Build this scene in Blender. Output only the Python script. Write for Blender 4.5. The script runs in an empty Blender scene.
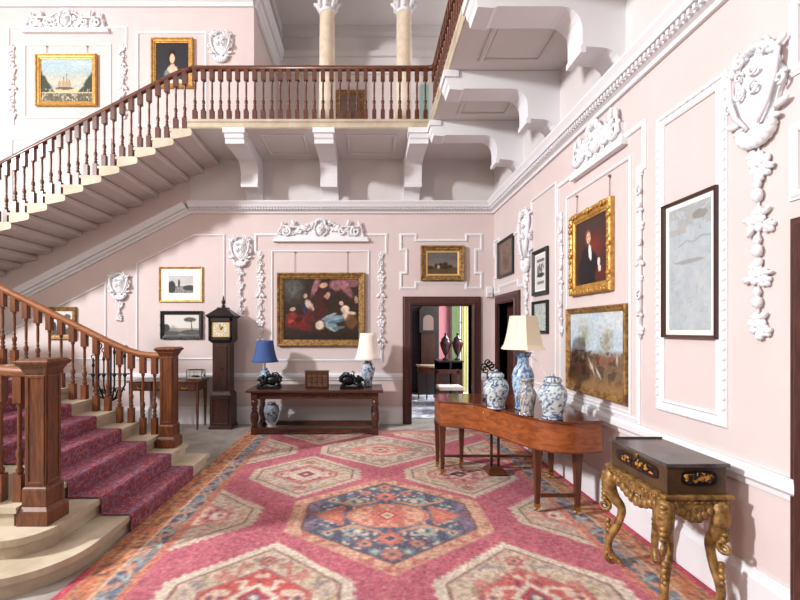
import bpy, bmesh, math, random
import numpy as np
from mathutils import Vector, Matrix
PI = math.pi
rnd = random.Random(7)
sc = bpy.context.scene
col = sc.collection

# ---------------------------------------------------------------- camera, sky, lights, exposure
F = 430.0; EYE = 1.65; VX = 368.0; VY = 329.0
cam_d = bpy.data.cameras.new('camera'); cam = bpy.data.objects.new('camera', cam_d); col.objects.link(cam)
cam.location = (0, 0, EYE); cam.rotation_euler = (PI/2, 0, 0)
cam_d.sensor_width = 36; cam_d.lens = F/800*36
cam_d.shift_x = (400-VX)/800; cam_d.shift_y = (VY-300)/800
cam_d.clip_start = 0.05; cam_d.clip_end = 200
sc.camera = cam
sc.view_settings.view_transform = 'Standard'; sc.view_settings.look = 'None'
sc.view_settings.gamma = 1; sc.view_settings.use_curve_mapping = False
sc.view_settings.exposure = 0.0
w = bpy.data.worlds.new('daylight'); sc.world = w; w.use_nodes = True
w.node_tree.nodes['Background'].inputs[0].default_value = (0.97, 0.98, 1.0, 1)
w.node_tree.nodes['Background'].inputs[1].default_value = 1.9
def area(name, loc, target, sx, sy, power, color=(1, .97, .93)):
    d = bpy.data.lights.new(name, 'AREA'); d.shape = 'RECTANGLE'; d.size = sx; d.size_y = sy
    d.energy = power; d.color = color
    o = bpy.data.objects.new(name, d); col.objects.link(o); o.location = loc
    o.rotation_euler = (Vector(target)-Vector(loc)).to_track_quat('-Z', 'Y').to_euler()
    return o
area('stair_window_light', (-10.6, -.2, 6.5), (4.0, 1.2, 0.0), .6, 1.0, 1980, (.97, .98, 1))
area('hall_window_light', (-6.0, -2.7, 4.8), (0.6, 7.0, 2.0), 1.4, 2.2, 190, (1, .93, .85))
area('front_fill_light', (-1.0, -2.9, 4.0), (0, 8, 1.8), 5.5, 3.6, 20, (.96, .98, 1))  # weak soft fill added at the unseen front wall, no window there
area('overhead_fill_light', (-2.0, 1.6, 8.0), (-2.0, 1.6, 0), 4.5, 4.5, 60, (.92, .96, 1))  # overhead fill added to lift the floor, the ceiling is closed

# ---------------------------------------------------------------- colour + materials
def lin(c):
    r = []
    for v in c[:3]:
        v = v/255.0
        r.append(v/12.92 if v <= .04045 else ((v+.055)/1.055)**2.4)
    return (r[0], r[1], r[2], 1)
def linA(a):
    a = np.clip(a/255.0, 0, 1)
    return np.where(a <= .04045, a/12.92, ((a+.055)/1.055)**2.4)
_m = {}
def mat(name, c, rough=.6, metal=0, c2=None, scale=8, kind=None, bump=0, spec=.5, trans=0, emit=0, stretch=(1, 1, 1)):
    if name in _m: return _m[name]
    m = bpy.data.materials.new(name); m.use_nodes = True; nt = m.node_tree; b = nt.nodes['Principled BSDF']
    b.inputs['Base Color'].default_value = lin(c); b.inputs['Roughness'].default_value = rough
    b.inputs['Metallic'].default_value = metal; b.inputs['Specular IOR Level'].default_value = spec
    if trans: b.inputs['Transmission Weight'].default_value = trans
    if emit:
        b.inputs['Emission Color'].default_value = lin(c); b.inputs['Emission Strength'].default_value = emit
    if c2 is not None or bump:
        tc = nt.nodes.new('ShaderNodeTexCoord'); mp = nt.nodes.new('ShaderNodeMapping')
        nt.links.new(tc.outputs['Object'], mp.inputs[0]); mp.inputs['Scale'].default_value = stretch
        n = nt.nodes.new('ShaderNodeTexNoise'); n.inputs['Scale'].default_value = scale
        n.inputs['Detail'].default_value = 5; n.inputs['Roughness'].default_value = .6
        nt.links.new(mp.outputs[0], n.inputs['Vector'])
        if kind == 'wood': n.inputs['Distortion'].default_value = 1.2
        if c2 is not None:
            r = nt.nodes.new('ShaderNodeValToRGB'); e = r.color_ramp.elements
            e[0].color = lin(c2); e[1].color = lin(c)
            e[0].position, e[1].position = (.36, .64) if kind != 'patch' else (.5, .56)
            nt.links.new(n.outputs[0], r.inputs[0]); nt.links.new(r.outputs[0], b.inputs['Base Color'])
        if bump:
            bp = nt.nodes.new('ShaderNodeBump'); bp.inputs['Strength'].default_value = bump
            bp.inputs['Distance'].default_value = .01
            nt.links.new(n.outputs[0], bp.inputs['Height']); nt.links.new(bp.outputs[0], b.inputs['Normal'])
    _m[name] = m; return m
PINK = mat('pink_distemper', (216, 201, 198), .9, c2=(212, 196, 193), scale=1.5)
WHITE = mat('white_paint', (226, 225, 228), .65)
PLASTER = mat('white_plaster', (230, 229, 232), .75, bump=.15, scale=30)
LILAC = mat('gallery_paint', (214, 208, 206), .8, c2=(209, 203, 201), scale=1.2)
STONE = mat('pale_stone', (200, 188, 166), .6, c2=(176, 162, 138), scale=4, bump=.1)
FLAG = mat('grey_flagstone', (172, 166, 158), .55, c2=(140, 135, 128), scale=3, bump=.1)
DOORW = mat('dark_door_wood', (84, 50, 44), .4, c2=(62, 36, 33), scale=5, kind='wood', stretch=(8, 8, 1))
RAILW = mat('stair_rail_wood', (104, 56, 34), .32, c2=(70, 36, 24), scale=5, kind='wood', stretch=(2, 8, 8))
OAK = mat('warm_oak', (130, 76, 44), .35, c2=(86, 48, 30), scale=4, kind='wood', stretch=(8, 8, 1))
OAKX = mat('warm_oak_rail', (156, 96, 54), .3, c2=(120, 70, 38), scale=4, kind='wood', stretch=(1, 8, 8))
NEWEL = mat('newel_wood', (122, 70, 38), .35, c2=(80, 44, 26), scale=4, kind='wood', stretch=(8, 8, 1))
PIANOW = mat('satinwood_case', (160, 90, 46), .25, c2=(124, 64, 32), scale=3, kind='wood', stretch=(2, 2, 6))
PIANOT = mat('mahogany_lid', (112, 56, 34), .14, c2=(84, 40, 26), scale=3, kind='wood', stretch=(1, 6, 6))
PLEG = mat('mahogany_leg', (100, 54, 32), .35, c2=(70, 37, 24), scale=5, kind='wood', stretch=(8, 8, 1))
TABLEW = mat('old_oak', (88, 50, 36), .3, c2=(54, 30, 24), scale=5, kind='wood', stretch=(1, 6, 6))
CLOCKW = mat('clock_wood', (70, 38, 27), .35, c2=(38, 22, 19), scale=5, kind='wood', stretch=(8, 8, 1))
BLACKW = mat('ebonised_wood', (34, 27, 27), .35)
IRON = mat('black_bronze', (22, 23, 27), .35, metal=.5)
BRASS = mat('brass', (190, 150, 80), .3, metal=1)
GILT = mat('gilt', (212, 164, 84), .4, metal=.4, c2=(166, 116, 50), scale=24, bump=.5)
GILTD = mat('old_gilt', (176, 136, 78), .45, metal=.35, c2=(104, 74, 40), scale=22, bump=.7)
GILTP = mat('pale_gilt', (226, 190, 124), .4, metal=.5)
CREAM = mat('cream_shade', (240, 226, 200), .8)
IVORY = mat('ivory_shade', (246, 238, 228), .8)
BLUESH = mat('blue_shade', (56, 82, 138), .8)
LACQ = mat('dark_lacquer', (88, 66, 44), .25, c2=(64, 48, 34), scale=6)
LACQT = mat('worn_lacquer_top', (92, 86, 86), .22, c2=(64, 58, 56), scale=9)
MARBLE = mat('cream_marble', (226, 214, 194), .35, c2=(206, 190, 164), scale=5, bump=.05)
GLASS = mat('glass', (235, 240, 240), .05, trans=1)
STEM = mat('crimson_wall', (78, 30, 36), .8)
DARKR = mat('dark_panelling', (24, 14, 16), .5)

def attr_mat(name, rough=.6, spec=.3, bump=0):
    m = bpy.data.materials.new(name); m.use_nodes = True; nt = m.node_tree; b = nt.nodes['Principled BSDF']
    a = nt.nodes.new('ShaderNodeAttribute'); a.attribute_name = 'Col'
    nt.links.new(a.outputs['Color'], b.inputs['Base Color'])
    b.inputs['Roughness'].default_value = rough; b.inputs['Specular IOR Level'].default_value = spec
    if bump:
        tc = nt.nodes.new('ShaderNodeTexCoord'); n = nt.nodes.new('ShaderNodeTexNoise'); n.inputs['Scale'].default_value = 180
        bp = nt.nodes.new('ShaderNodeBump'); bp.inputs['Strength'].default_value = bump; bp.inputs['Distance'].default_value = .004
        nt.links.new(tc.outputs['Object'], n.inputs['Vector']); nt.links.new(n.outputs[0], bp.inputs['Height'])
        nt.links.new(bp.outputs[0], b.inputs['Normal'])
    return m
PAINT = attr_mat('oil_paint', .45, .3)
PRINT = attr_mat('printed_paper', .6, .3)
WOOL = attr_mat('woven_wool', .95, .05, .4)
PORC = attr_mat('painted_porcelain', .12, .5)

# ---------------------------------------------------------------- mesh helpers
def smooth_path(P, rs, k=4):
    P = [Vector(p) for p in P]; out = []; ro = []
    for i in range(len(P)-1):
        p0 = P[max(i-1, 0)]; p1 = P[i]; p2 = P[i+1]; p3 = P[min(i+2, len(P)-1)]
        for j in range(k):
            t = j/k; out.append(.5*((2*p1)+(p2-p0)*t+(2*p0-5*p1+4*p2-p3)*t*t+(3*p1-p0-3*p2+p3)*t**3)); ro.append(rs[i]+(rs[i+1]-rs[i])*t)
    out.append(P[-1]); ro.append(rs[-1]); return out, ro
class MB:
    def __init__(s): s.v = []; s.f = []; s.sm = []; s.mi = []
    def add(s, vs, fs, smooth=False, mi=0):
        n = len(s.v); s.v += [tuple(p) for p in vs]
        for f in fs: s.f.append(tuple(i+n for i in f)); s.sm.append(smooth); s.mi.append(mi)
        return s
    def box(s, x0, x1, y0, y1, z0, z1, mi=0):
        v = [(x0, y0, z0), (x1, y0, z0), (x1, y1, z0), (x0, y1, z0), (x0, y0, z1), (x1, y0, z1), (x1, y1, z1), (x0, y1, z1)]
        return s.add(v, [(0, 3, 2, 1), (4, 5, 6, 7), (0, 1, 5, 4), (1, 2, 6, 5), (2, 3, 7, 6), (3, 0, 4, 7)], mi=mi)
    def frust(s, cx, cy, z0, z1, a0, b0, a1, b1):
        v = [(cx+i*a0, cy+j*b0, z0) for i, j in ((-1, -1), (1, -1), (1, 1), (-1, 1))] + [(cx+i*a1, cy+j*b1, z1) for i, j in ((-1, -1), (1, -1), (1, 1), (-1, 1))]
        return s.add(v, [(0, 3, 2, 1), (4, 5, 6, 7), (0, 1, 5, 4), (1, 2, 6, 5), (2, 3, 7, 6), (3, 0, 4, 7)])
    def lathe(s, prof, cx=0, cy=0, z=0, n=16, smooth=True, rot=0, sx=1, sy=1):
        vs = []; fs = []; k = len(prof)
        for r, h in prof:
            for i in range(n):
                a = 2*PI*i/n+rot; vs.append((cx+r*sx*math.cos(a), cy+r*sy*math.sin(a), z+h))
        for j in range(k-1):
            for i in range(n):
                i2 = (i+1) % n; fs.append((j*n+i, j*n+i2, (j+1)*n+i2, (j+1)*n+i))
        s.add(vs, fs, smooth)
        s.add([vs[i] for i in range(n)], [tuple(range(n-1, -1, -1))]); s.add([vs[(k-1)*n+i] for i in range(n)], [tuple(range(n))])
        return s
    def ell(s, c, r, n=8, m=5, rot=None):
        vs = []; fs = []
        R = rot if rot is not None else Matrix.Identity(3)
        for j in range(m+1):
            t = PI*j/m
            for i in range(n):
                a = 2*PI*i/n
                p = R @ Vector((r[0]*math.sin(t)*math.cos(a), r[1]*math.sin(t)*math.sin(a), r[2]*math.cos(t)))
                vs.append((c[0]+p.x, c[1]+p.y, c[2]+p.z))
        for j in range(m):
            for i in range(n):
                i2 = (i+1) % n; fs.append((j*n+i, (j+1)*n+i, (j+1)*n+i2, j*n+i2))
        return s.add(vs, fs, True)
    def tube(s, pts, r, n=6, taper=None):
        pts = [Vector(p) for p in pts]; k = len(pts); vs = []; fs = []
        rs = r if isinstance(r, (list, tuple)) else [r]*k
        up = Vector((0, 0, 1)); prev = None
        for j, p in enumerate(pts):
            d = (pts[min(j+1, k-1)]-pts[max(j-1, 0)]).normalized()
            if prev is None:
                a = d.cross(up)
                if a.length < .05: a = d.cross(Vector((1, 0, 0)))
            else: a = prev-d*prev.dot(d)
            a.normalize(); prev = a; b = d.cross(a)
            for i in range(n):
                t = 2*PI*i/n; q = p+(a*math.cos(t)+b*math.sin(t))*rs[j]; vs.append(tuple(q))
        for j in range(k-1):
            for i in range(n):
                i2 = (i+1) % n; fs.append((j*n+i, j*n+i2, (j+1)*n+i2, (j+1)*n+i))
        fs.append(tuple(range(n-1, -1, -1))); fs.append(tuple((k-1)*n+i for i in range(n)))
        return s.add(vs, fs, True)
    def prism(s, poly, a0, a1, axis='z', mi=0, smooth=False):
        n = len(poly)
        def P(p, a):
            if axis == 'z': return (p[0], p[1], a)
            if axis == 'y': return (p[0], a, p[1])
            return (a, p[0], p[1])
        vs = [P(p, a0) for p in poly]+[P(p, a1) for p in poly]
        s.add(vs, [tuple(range(n-1, -1, -1)), tuple(range(n, 2*n))], mi=mi)
        n0 = len(s.v)-2*n
        for i in range(n):
            i2 = (i+1) % n; s.f.append((n0+i, n0+i2, n0+n+i2, n0+n+i)); s.sm.append(smooth); s.mi.append(mi)
        return s
    def mould(s, path, prof, closed=True):
        """profile (a, h) run along a path (u, v) lying on a wall; result (u, -h, v); a grows to the right of travel"""
        k = len(path); vs = []; fs = []; m = len(prof)
        for i in range(k):
            p = Vector(path[i])
            ds = []
            if closed or i > 0: ds.append((p-Vector(path[i-1])).normalized())
            if closed or i < k-1: ds.append((Vector(path[(i+1) % k])-p).normalized())
            ns = [Vector((d.y, -d.x)) for d in ds]
            mm = ns[0] if len(ns) == 1 else (ns[0]+ns[1])/(1+ns[0].dot(ns[1])+1e-9)
            for a, h in prof: q = p+mm*a; vs.append((q.x, -h, q.y))
        for i in range(k if closed else k-1):
            i2 = (i+1) % k
            for j in range(m-1): fs.append((i*m+j, i2*m+j, i2*m+j+1, i*m+j+1))
        if not closed: fs.append(tuple(range(m))); fs.append(tuple((k-1)*m+j for j in range(m)))
        return s.add(vs, fs)
    def build(s, name, material, parent=None, bevel=0, recalc=True):
        if parent is not None and parent.name.startswith('plaster') or name == 'plaster_drop': s.v = [(p[0], min(p[1], 0.0), p[2]) for p in s.v]
        me = bpy.data.meshes.new(name); me.from_pydata(s.v, [], s.f)
        ms = material if isinstance(material, (list, tuple)) else [material]
        for q in ms: me.materials.append(q)
        me.polygons.foreach_set('use_smooth', s.sm); me.polygons.foreach_set('material_index', s.mi)
        if recalc:
            bm = bmesh.new(); bm.from_mesh(me); bmesh.ops.recalc_face_normals(bm, faces=bm.faces); bm.to_mesh(me); bm.free()
        me.update()
        o = bpy.data.objects.new(name, me); col.objects.link(o)
        if parent: o.parent = parent
        if bevel:
            b = o.modifiers.new('bevel', 'BEVEL'); b.width = bevel; b.segments = 2; b.limit_method = 'ANGLE'; b.angle_limit = .7
        return o
def tag(o, label, cat, group=None, kind=None):
    if label: o['label'] = label
    if cat: o['category'] = cat
    if group: o['group'] = group
    if kind: o['kind'] = kind
    return o
def thing(name, label, cat, loc=(0, 0, 0), rotz=0, group=None):
    o = bpy.data.objects.new(name, None); o.empty_display_size = .1; col.objects.link(o)
    o.location = loc; o.rotation_euler = (0, 0, rotz); return tag(o, label, cat, group)
def struct(name, mb, m, label=None, parent=None, **k):
    o = mb.build(name, m, parent, **k)
    if parent is None: o['kind'] = 'structure'
    if label: o['label'] = label
    return o
def BW(px, py): return ((px-VX)/57.33, EYE+(VY-py)/57.33)          # a spot on the back wall
YB = 7.5; XR = 2.2
def RY(px): return XR*F/(px-VX)
def RZ(px, py): return EYE-(py-VY)*RY(px)/F

def noise2(x, y, seed=0):
    xi = np.floor(x).astype(np.int64); yi = np.floor(y).astype(np.int64); fx = x-xi; fy = y-yi
    def h(a, b):
        n = (a*374761393+b*668265263+seed*1442695041) & 0xffffffff
        n = ((n ^ (n >> 13))*1274126177) & 0xffffffff
        return ((n ^ (n >> 16)) & 0xffff)/65535.0
    fx = fx*fx*(3-2*fx); fy = fy*fy*(3-2*fy)
    return (h(xi, yi)*(1-fx)+h(xi+1, yi)*fx)*(1-fy)+(h(xi, yi+1)*(1-fx)+h(xi+1, yi+1)*fx)*fy
def fbm(x, y, seed=0, o=3):
    t = 0; a = .5; q = 0
    for i in range(o): t = t+a*noise2(x*2**i, y*2**i, seed+i); q += a; a *= .55
    return t/q
def blob(u, v, cx, cy, rx, ry, ang=0, soft=.25):
    c, s_ = math.cos(ang), math.sin(ang); dx = u-cx; dy = v-cy
    a = (dx*c+dy*s_)/rx; b = (-dx*s_+dy*c)/ry
    return np.clip((1-np.sqrt(a*a+b*b))/soft, 0, 1)
def over(img, mask, c):
    mask = np.asarray(mask)[..., None]; return img*(1-mask)+np.array(c, float)*mask
def fill(u, c): return np.ones(u.shape+(3,))*np.array(c, float)
def colour_grid(name, w_, h_, nx, ny, fn, material, parent=None, y=0, flat=None):
    """a fine grid carrying a painted pattern of its own; flat=None stands in XZ, flat=(x0,y0,z) lies in XY"""
    U, V = np.meshgrid(np.linspace(0, 1, nx), np.linspace(0, 1, ny))
    rgb = linA(fn(U, V)); n = nx*ny
    co = np.zeros((n, 3))
    if flat is None: co[:, 0] = (U.ravel()-.5)*w_; co[:, 2] = (V.ravel()-.5)*h_; co[:, 1] = y
    else: co[:, 0] = flat[0]+U.ravel()*w_; co[:, 1] = flat[1]+V.ravel()*h_; co[:, 2] = flat[2]
    me = bpy.data.meshes.new(name); idx = np.arange(n).reshape(ny, nx)
    q = np.stack([idx[:-1, :-1], idx[:-1, 1:], idx[1:, 1:], idx[1:, :-1]], -1).reshape(-1, 4)
    me.vertices.add(n); me.vertices.foreach_set('co', co.ravel())
    me.loops.add(q.size); me.loops.foreach_set('vertex_index', q.ravel())
    me.polygons.add(len(q)); me.polygons.foreach_set('loop_start', np.arange(len(q))*4)
    me.update(calc_edges=True)
    a = me.color_attributes.new('Col', 'FLOAT_COLOR', 'POINT')
    a.data.foreach_set('color', np.concatenate([rgb.reshape(-1, 3), np.ones((n, 1))], 1).ravel())
    me.materials.append(material)
    o = bpy.data.objects.new(name, me); col.objects.link(o)
    if parent: o.parent = parent
    return o

# ================================================================ THE SETTING
XL = -11.0; YN = -3.0
struct('floor', MB().box(XL, XR+.2, YN, 12.5, -.1, 0), FLAG, 'grey stone floor')
# flagstone joints are thin recess lines in the paving beside the rug
m = MB()
b = MB()
DO0, DO1, DT = BW(411.5, 0)[0], BW(471.5, 0)[0], 2.06
U0 = BW(254, 0)[0]
b.box(XL, DO0, YB, YB+.25, 0, 4.6); b.box(DO1, XR+.2, YB, YB+.25, 0, 4.6); b.box(DO0, DO1, YB, YB+.25, DT, 4.6)
b.box(XL, U0, YB, YB+.25, 4.6, 8.1)
struct('wall_back', b, PINK, 'pale pink back wall')
FR0, FR1 = RY(499.5), RY(517)      # far right-hand door, opening along the wall (far, near)
ND0 = 2.055
b = MB()
b.box(XR, XR+.25, FR0, YB+.25, 0, 8.1); b.box(XR, XR+.25, FR1, FR0, 2.06, 8.1)
b.box(XR, XR+.25, ND0, FR1, 0, 8.1); b.box(XR, XR+.25, .9, ND0, 2.06, 8.1); b.box(XR, XR+.25, YN, .9, 0, 8.1)
struct('wall_right', b, PINK, 'pale pink right wall')
struct('wall_front', MB().box(XL-.2, XR+.25, YN-.2, YN, 0, 8.1), mat('unseen_wall_dark', (104, 72, 52), .5, c2=(80, 54, 40), scale=3), 'wall behind the camera')  # dark tone given to the unseen front and left walls to cut bounce light
struct('ceiling_hall', MB().box(XL-.2, XR+.25, YN-.2, YB, 8.1, 8.2), LILAC, 'hall ceiling')
struct('wall_left', MB().box(XL-.2, XL, YN, YB+.25, 0, 8.1), _m['unseen_wall_dark'], 'left wall of the hall')
# white-painted frieze above the cornice, under the gallery
CZ0, CZ1, GU, GT = 3.66, 3.84, 4.60, 4.73
GY = 6.34; GX = .93
b = MB(); b.box(-3.1, XR, YB-.012, YB, CZ1-.02, GU); b.box(XR-.012, XR, YN, YB, CZ1-.02, GU)
struct('trim_1', b, LILAC, 'white painted frieze under the gallery')
# cornice
cprof = [(0, 0), (0, .03), (.03, .04), (.05, .075), (.09, .08), (.09, .12), (.13, .135), (.17, .16), (.19, .16), (.19, 0)]
def cornice(name, x0, x1, label, y=YB, z=CZ0):
    m = MB(); m.mould([(x1, z), (x0, z)], cprof, closed=False)
    n = int((x1-x0)/.05)
    for i in range(n): xx = x0+.02+i*.05; m.box(xx, xx+.026, -.105, -.07, z+.052, z+.088)
    o = struct(name, m, WHITE, label); return o
o = cornice('trim_2', -3.1, XR, 'white dentil cornice on the back wall'); o.location = (0, YB, 0)
m = MB(); m.mould([(YB-YN, CZ0), (0, CZ0)], cprof, closed=False)
for i in range(int((YB-YN)/.05)): xx = .02+i*.05; m.box(xx, xx+.026, -.105, -.07, CZ0+.052, CZ0+.088)
o = struct('trim_3', m, WHITE, 'white dentil cornice on the right wall'); o.location = (XR, YB, 0); o.rotation_euler = (0, 0, -PI/2)
# sloping cornice that follows the upper flight
m = MB(); p0 = BW(190, 213); p1 = BW(-60, 343)
m.mould([(p0[0]+.02, CZ0), p1], cprof, closed=False)
o = struct('trim_4', m, WHITE, 'sloping cornice below the upper flight'); o.location = (0, YB, 0)
# chair rail and skirting
rail = [(0, 0), (0, .02), (.03, .025), (.05, .045), (.09, .045), (.12, .03), (.12, 0)]
skirt = [(0, 0), (0, .03), (.24, .03), (.27, .015), (.30, .012), (.30, 0)]
def run(name, x0, x1, z, prof, label, wall='back'):
    m = MB()
    if wall == 'back': m.mould([(x1, z), (x0, z)], prof, closed=False)
    else: m.mould([(YB-x0, z), (YB-x1, z)], prof, closed=False)
    o = struct(name, m, WHITE, label)
    if wall == 'back': o.location = (0, YB, 0)
    else: o.location = (XR, YB, 0); o.rotation_euler = (0, 0, -PI/2)
    return o
AO0, AO1 = BW(402.5, 0)[0], BW(481, 0)[0]
run('trim_5', XL, AO0, .76, rail, 'white chair rail left of the doorway'); run('trim_6', AO1, XR, .76, rail, 'white chair rail right of the doorway')
run('baseboard_back', XL, AO0, 0, skirt, 'white skirting'); run('baseboard_back_corner', AO1, XR, 0, skirt, 'white skirting in the corner')
FA0, FA1 = RY(495.3), RY(522)
run('trim_7', ND0+.12, FA1, .76, rail, 'white chair rail along the right wall', 'right'); run('baseboard_right', ND0+.12, FA1, 0, skirt, 'white skirting along the right wall', 'right')
# door surrounds
arch = [(0, 0), (0, .05), (.035, .065), (.05, .05), (.12, .045), (.14, .03), (.155, .03), (.155, 0)]
def surround(name, x0, x1, top, label, loc, rot=0, leaf=True):
    m = MB(); m.mould([(x1, 0), (x1, top), (x0, top), (x0, 0)], [(a-.0, h) for a, h in arch], closed=False)
    d = .24
    m.box(x0-.03, x0, -0.0, d, 0, top+.03); m.box(x1, x1+.03, -0.0, d, 0, top+.03); m.box(x0, x1, -0.0, d, top, top+.03)
    o = struct(name, m, DOORW, label); o.location = loc; o.rotation_euler = (0, 0, rot)
    if leaf:
        l = MB(); l.box(x0, x1, .13, .17, 0, top)
        for za, zb in ((.15, .85), (1.0, top-.12)):
            for xa, xb in ((x0+.1, (x0+x1)/2-.05), ((x0+x1)/2+.05, x1-.1)):
                l.mould([(xa, za), (xb, za), (xb, zb), (xa, zb)], [(0, -.13), (0, -.115), (-.03, -.115), (-.03, -.13)])
        lf = l.build('door_leaf', DOORW, o)
        h = MB(); h.ell((x1-.06, .09, 1.0), (.03, .03, .03)); h.build('door_knob', BRASS, lf)
    return o
surround('door_1', DO0, DO1, DT, 'open doorway with dark wood surround in the back wall', (0, YB, 0), 0, leaf=False)
surround('door_2', YB-FR0, YB-FR1, 2.06, 'dark wood door in the right wall corner', (XR, YB, 0), -PI/2)
surround('door_3', YB-ND0, YB-.9, 2.06, 'dark wood door surround at the right edge', (XR, YB, 0), -PI/2)

# gallery slab, soffit panels
b = MB()
b.box(-2.62, XR, GY, YB, GU, GT-.01); b.box(GX, XR, YN, GY, GU, GT-.01)
b.box(U0-.25, XR, YB, 9.4, GU, GT-.01)
struct('gallery_floor', b, LILAC, 'white painted underside of the gallery')
b = MB(); eg = [(0, 0), (0, .012), (.02, .025), (.05, .012), (.08, .012), (.10, .03), (.13, .035), (.13, 0)]
b.mould([(GX, GU), (-2.66, GU)], eg, closed=False); o = struct('trim_8', b, STONE, 'buff stone edge of the back gallery'); o.location = (0, GY, 0)
b = MB(); b.mould([(GY-YN, GU), (-.04, GU)], eg, closed=False)
o = struct('trim_9', b, STONE, 'buff stone edge of the side gallery'); o.location = (GX, YN, 0); o.rotation_euler = (0, 0, PI/2)
o.location = (GX, GY, 0); o.rotation_euler = (0, 0, -PI/2)
# (side edge faces -X)
pm = [(0, 0), (0, .012), (.012, .02), (.03, .012), (.03, 0)]
def soffit(x0, x1, y0, y1, n):
    m = MB(); m.mould([(x0, y0), (x1, y0), (x1, y1), (x0, y1)], [(a*1.6, h*1.3) for a, h in pm])
    m.v = [(x, z, GU+y) for x, y, z in m.v]
    m.box(x0+.02, x1-.02, y0+.02, y1-.02, GU-.006, GU)
    o = struct('trim_%d' % n, m, LILAC, 'raised panel on the gallery underside')
BX = [BW(0, 0)[0]]  # placeholder
bx = [-1.965, -.65, .75]
for i in range(2): soffit(bx[i]+.36, bx[i+1]-.36, GY+.22, YB-.3, 10+i)
ry_ = [(6.07, 6.34), (4.90, 5.17), (3.65, 3.92), (2.42, 2.69), (1.2, 1.47)]
for i in range(4): soffit(GX+.33, XR-.35, ry_[i+1][1]+.2, ry_[i][0]-.22, 12+i)
# scroll brackets: profile runs from the wall (d=0) out to the edge
def bracket_profile(L, wallz):
    p = [(0, GU-.005), (0, wallz)]
    for t in range(7): a = PI/2*t/6; p.append((.03+.17*(1-math.cos(a)), wallz+.03+.19*math.sin(a)))
    p.append((.335, 4.05)); p.append((.34, 4.0)); p.append((.385, 4.0)); p.append((.385, 4.05)); p.append((.37, 4.07)); p.append((.37, 4.2))
    for t in range(7):
        a = PI/2*t/6; p.append((.37+.17*(1-math.cos(a)), 4.2+.19*math.sin(a)))
    p += [(L-.17, 4.39), (L-.14, 4.375), (L+.0, 4.385), (L+.01, 4.44), (L+.03, 4.46), (L+.045, 4.52), (L+.045, GU-.005)]
    return p
def bracket(kind, c, w_, L, label, grp=None):
    poly = bracket_profile(L, CZ1-.02)
    m = MB()
    if kind == 'back': m.prism([(YB-.01-d, z) for d, z in poly], c-w_/2, c+w_/2, 'x')
    else: m.prism([(XR-.01-d, z) for d, z in poly], c[0], c[1], 'y')
    # raised capping band on the nose
    if kind == 'back': m.box(c-w_/2-.02, c+w_/2+.02, YB-.01-L-.065, YB-.01-L+.16, 4.52, GU-.004)
    else: m.box(XR-.01-L-.065, XR-.01-L+.1, c[0]-.02, c[1]+.02, 4.52, GU-.004)
    o = m.build('ceiling_bracket', WHITE); tag(o, label, 'bracket', 'brackets carrying the gallery')
    return o
for c, l in zip(bx, ('white scroll bracket under the back gallery, next to the stair', 'white scroll bracket under the back gallery, middle one of three', 'white scroll bracket under the back gallery, nearest the corner')):
    bracket('back', c, .28, YB-.01-GY+.0, l)
for c, l in zip(ry_, ('white scroll bracket under the side gallery, at the far corner', 'white scroll bracket under the side gallery, second from the corner', 'white scroll bracket under the side gallery at the top of the photo',
                      'white scroll bracket under the side gallery just above the frame', 'white scroll bracket under the side gallery nearest the camera')):
    if c[0] < 3: continue
    bracket('right', c, 0, XR-.01-GX, l)

# upstairs lobby
b = MB(); b.box(U0-.25, U0, YB+.25, 9.4, GT, 8.1); struct('wall_lobby_left', b, PINK, 'pink side wall upstairs')
b = MB(); b.box(U0-.25, XR+.25, 9.3, 9.5, GT-.1, 8.1); struct('wall_lobby_back', b, PINK, 'pink wall behind the columns')
b = MB(); b.box(U0, XR, 9.27, 9.3, 7.15, 8.1); b.box(U0, U0+.03, YB+.25, 9.3, 7.15, 8.1); b.box(U0, XR, 9.2, 9.3, 7.5, 7.62); b.box(U0, XR, 9.12, 9.3, 7.95, 8.1); b.box(U0, U0+.12, YB, 9.3, 7.5, 7.62)
b.box(U0, U0+.16, YB, 9.3, 7.9, 8.1)
struct('trim_20', b, LILAC, 'white frieze upstairs')
b = MB(); b.box(U0-.25, XR+.25, YB, 9.5, 8.1, 8.2); struct('ceiling', b, LILAC, 'ceiling upstairs')
b = MB(); b.box(U0-.04, XR, YB-.02, YB+.3, 7.62, 8.1); struct('trim_21', b, LILAC, 'beam over the columns')
m = MB(); m.mould([(U0, 7.25), (XL, 7.25)], [(a*2, h*1.5) for a, h in cprof], closed=False)
for i in range(int((U0-XL)/.09)): xx = XL+.02+i*.09; m.box(xx, xx+.045, -.16, -.10, 7.34, 7.40)
o = struct('trim_22', m, WHITE, 'white cornice high on the back wall'); o.location = (0, YB, 0)
m = MB(); m.mould([(1.8, 7.25), (0, 7.25)], [(a*2, h*1.2) for a, h in cprof], closed=False)
o = struct('trim_23', m, WHITE, 'white cornice round the corner upstairs'); o.location = (U0, YB+1.8, 0); o.rotation_euler = (0, 0, PI/2); o.location = (U0, YB, 0)
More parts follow.
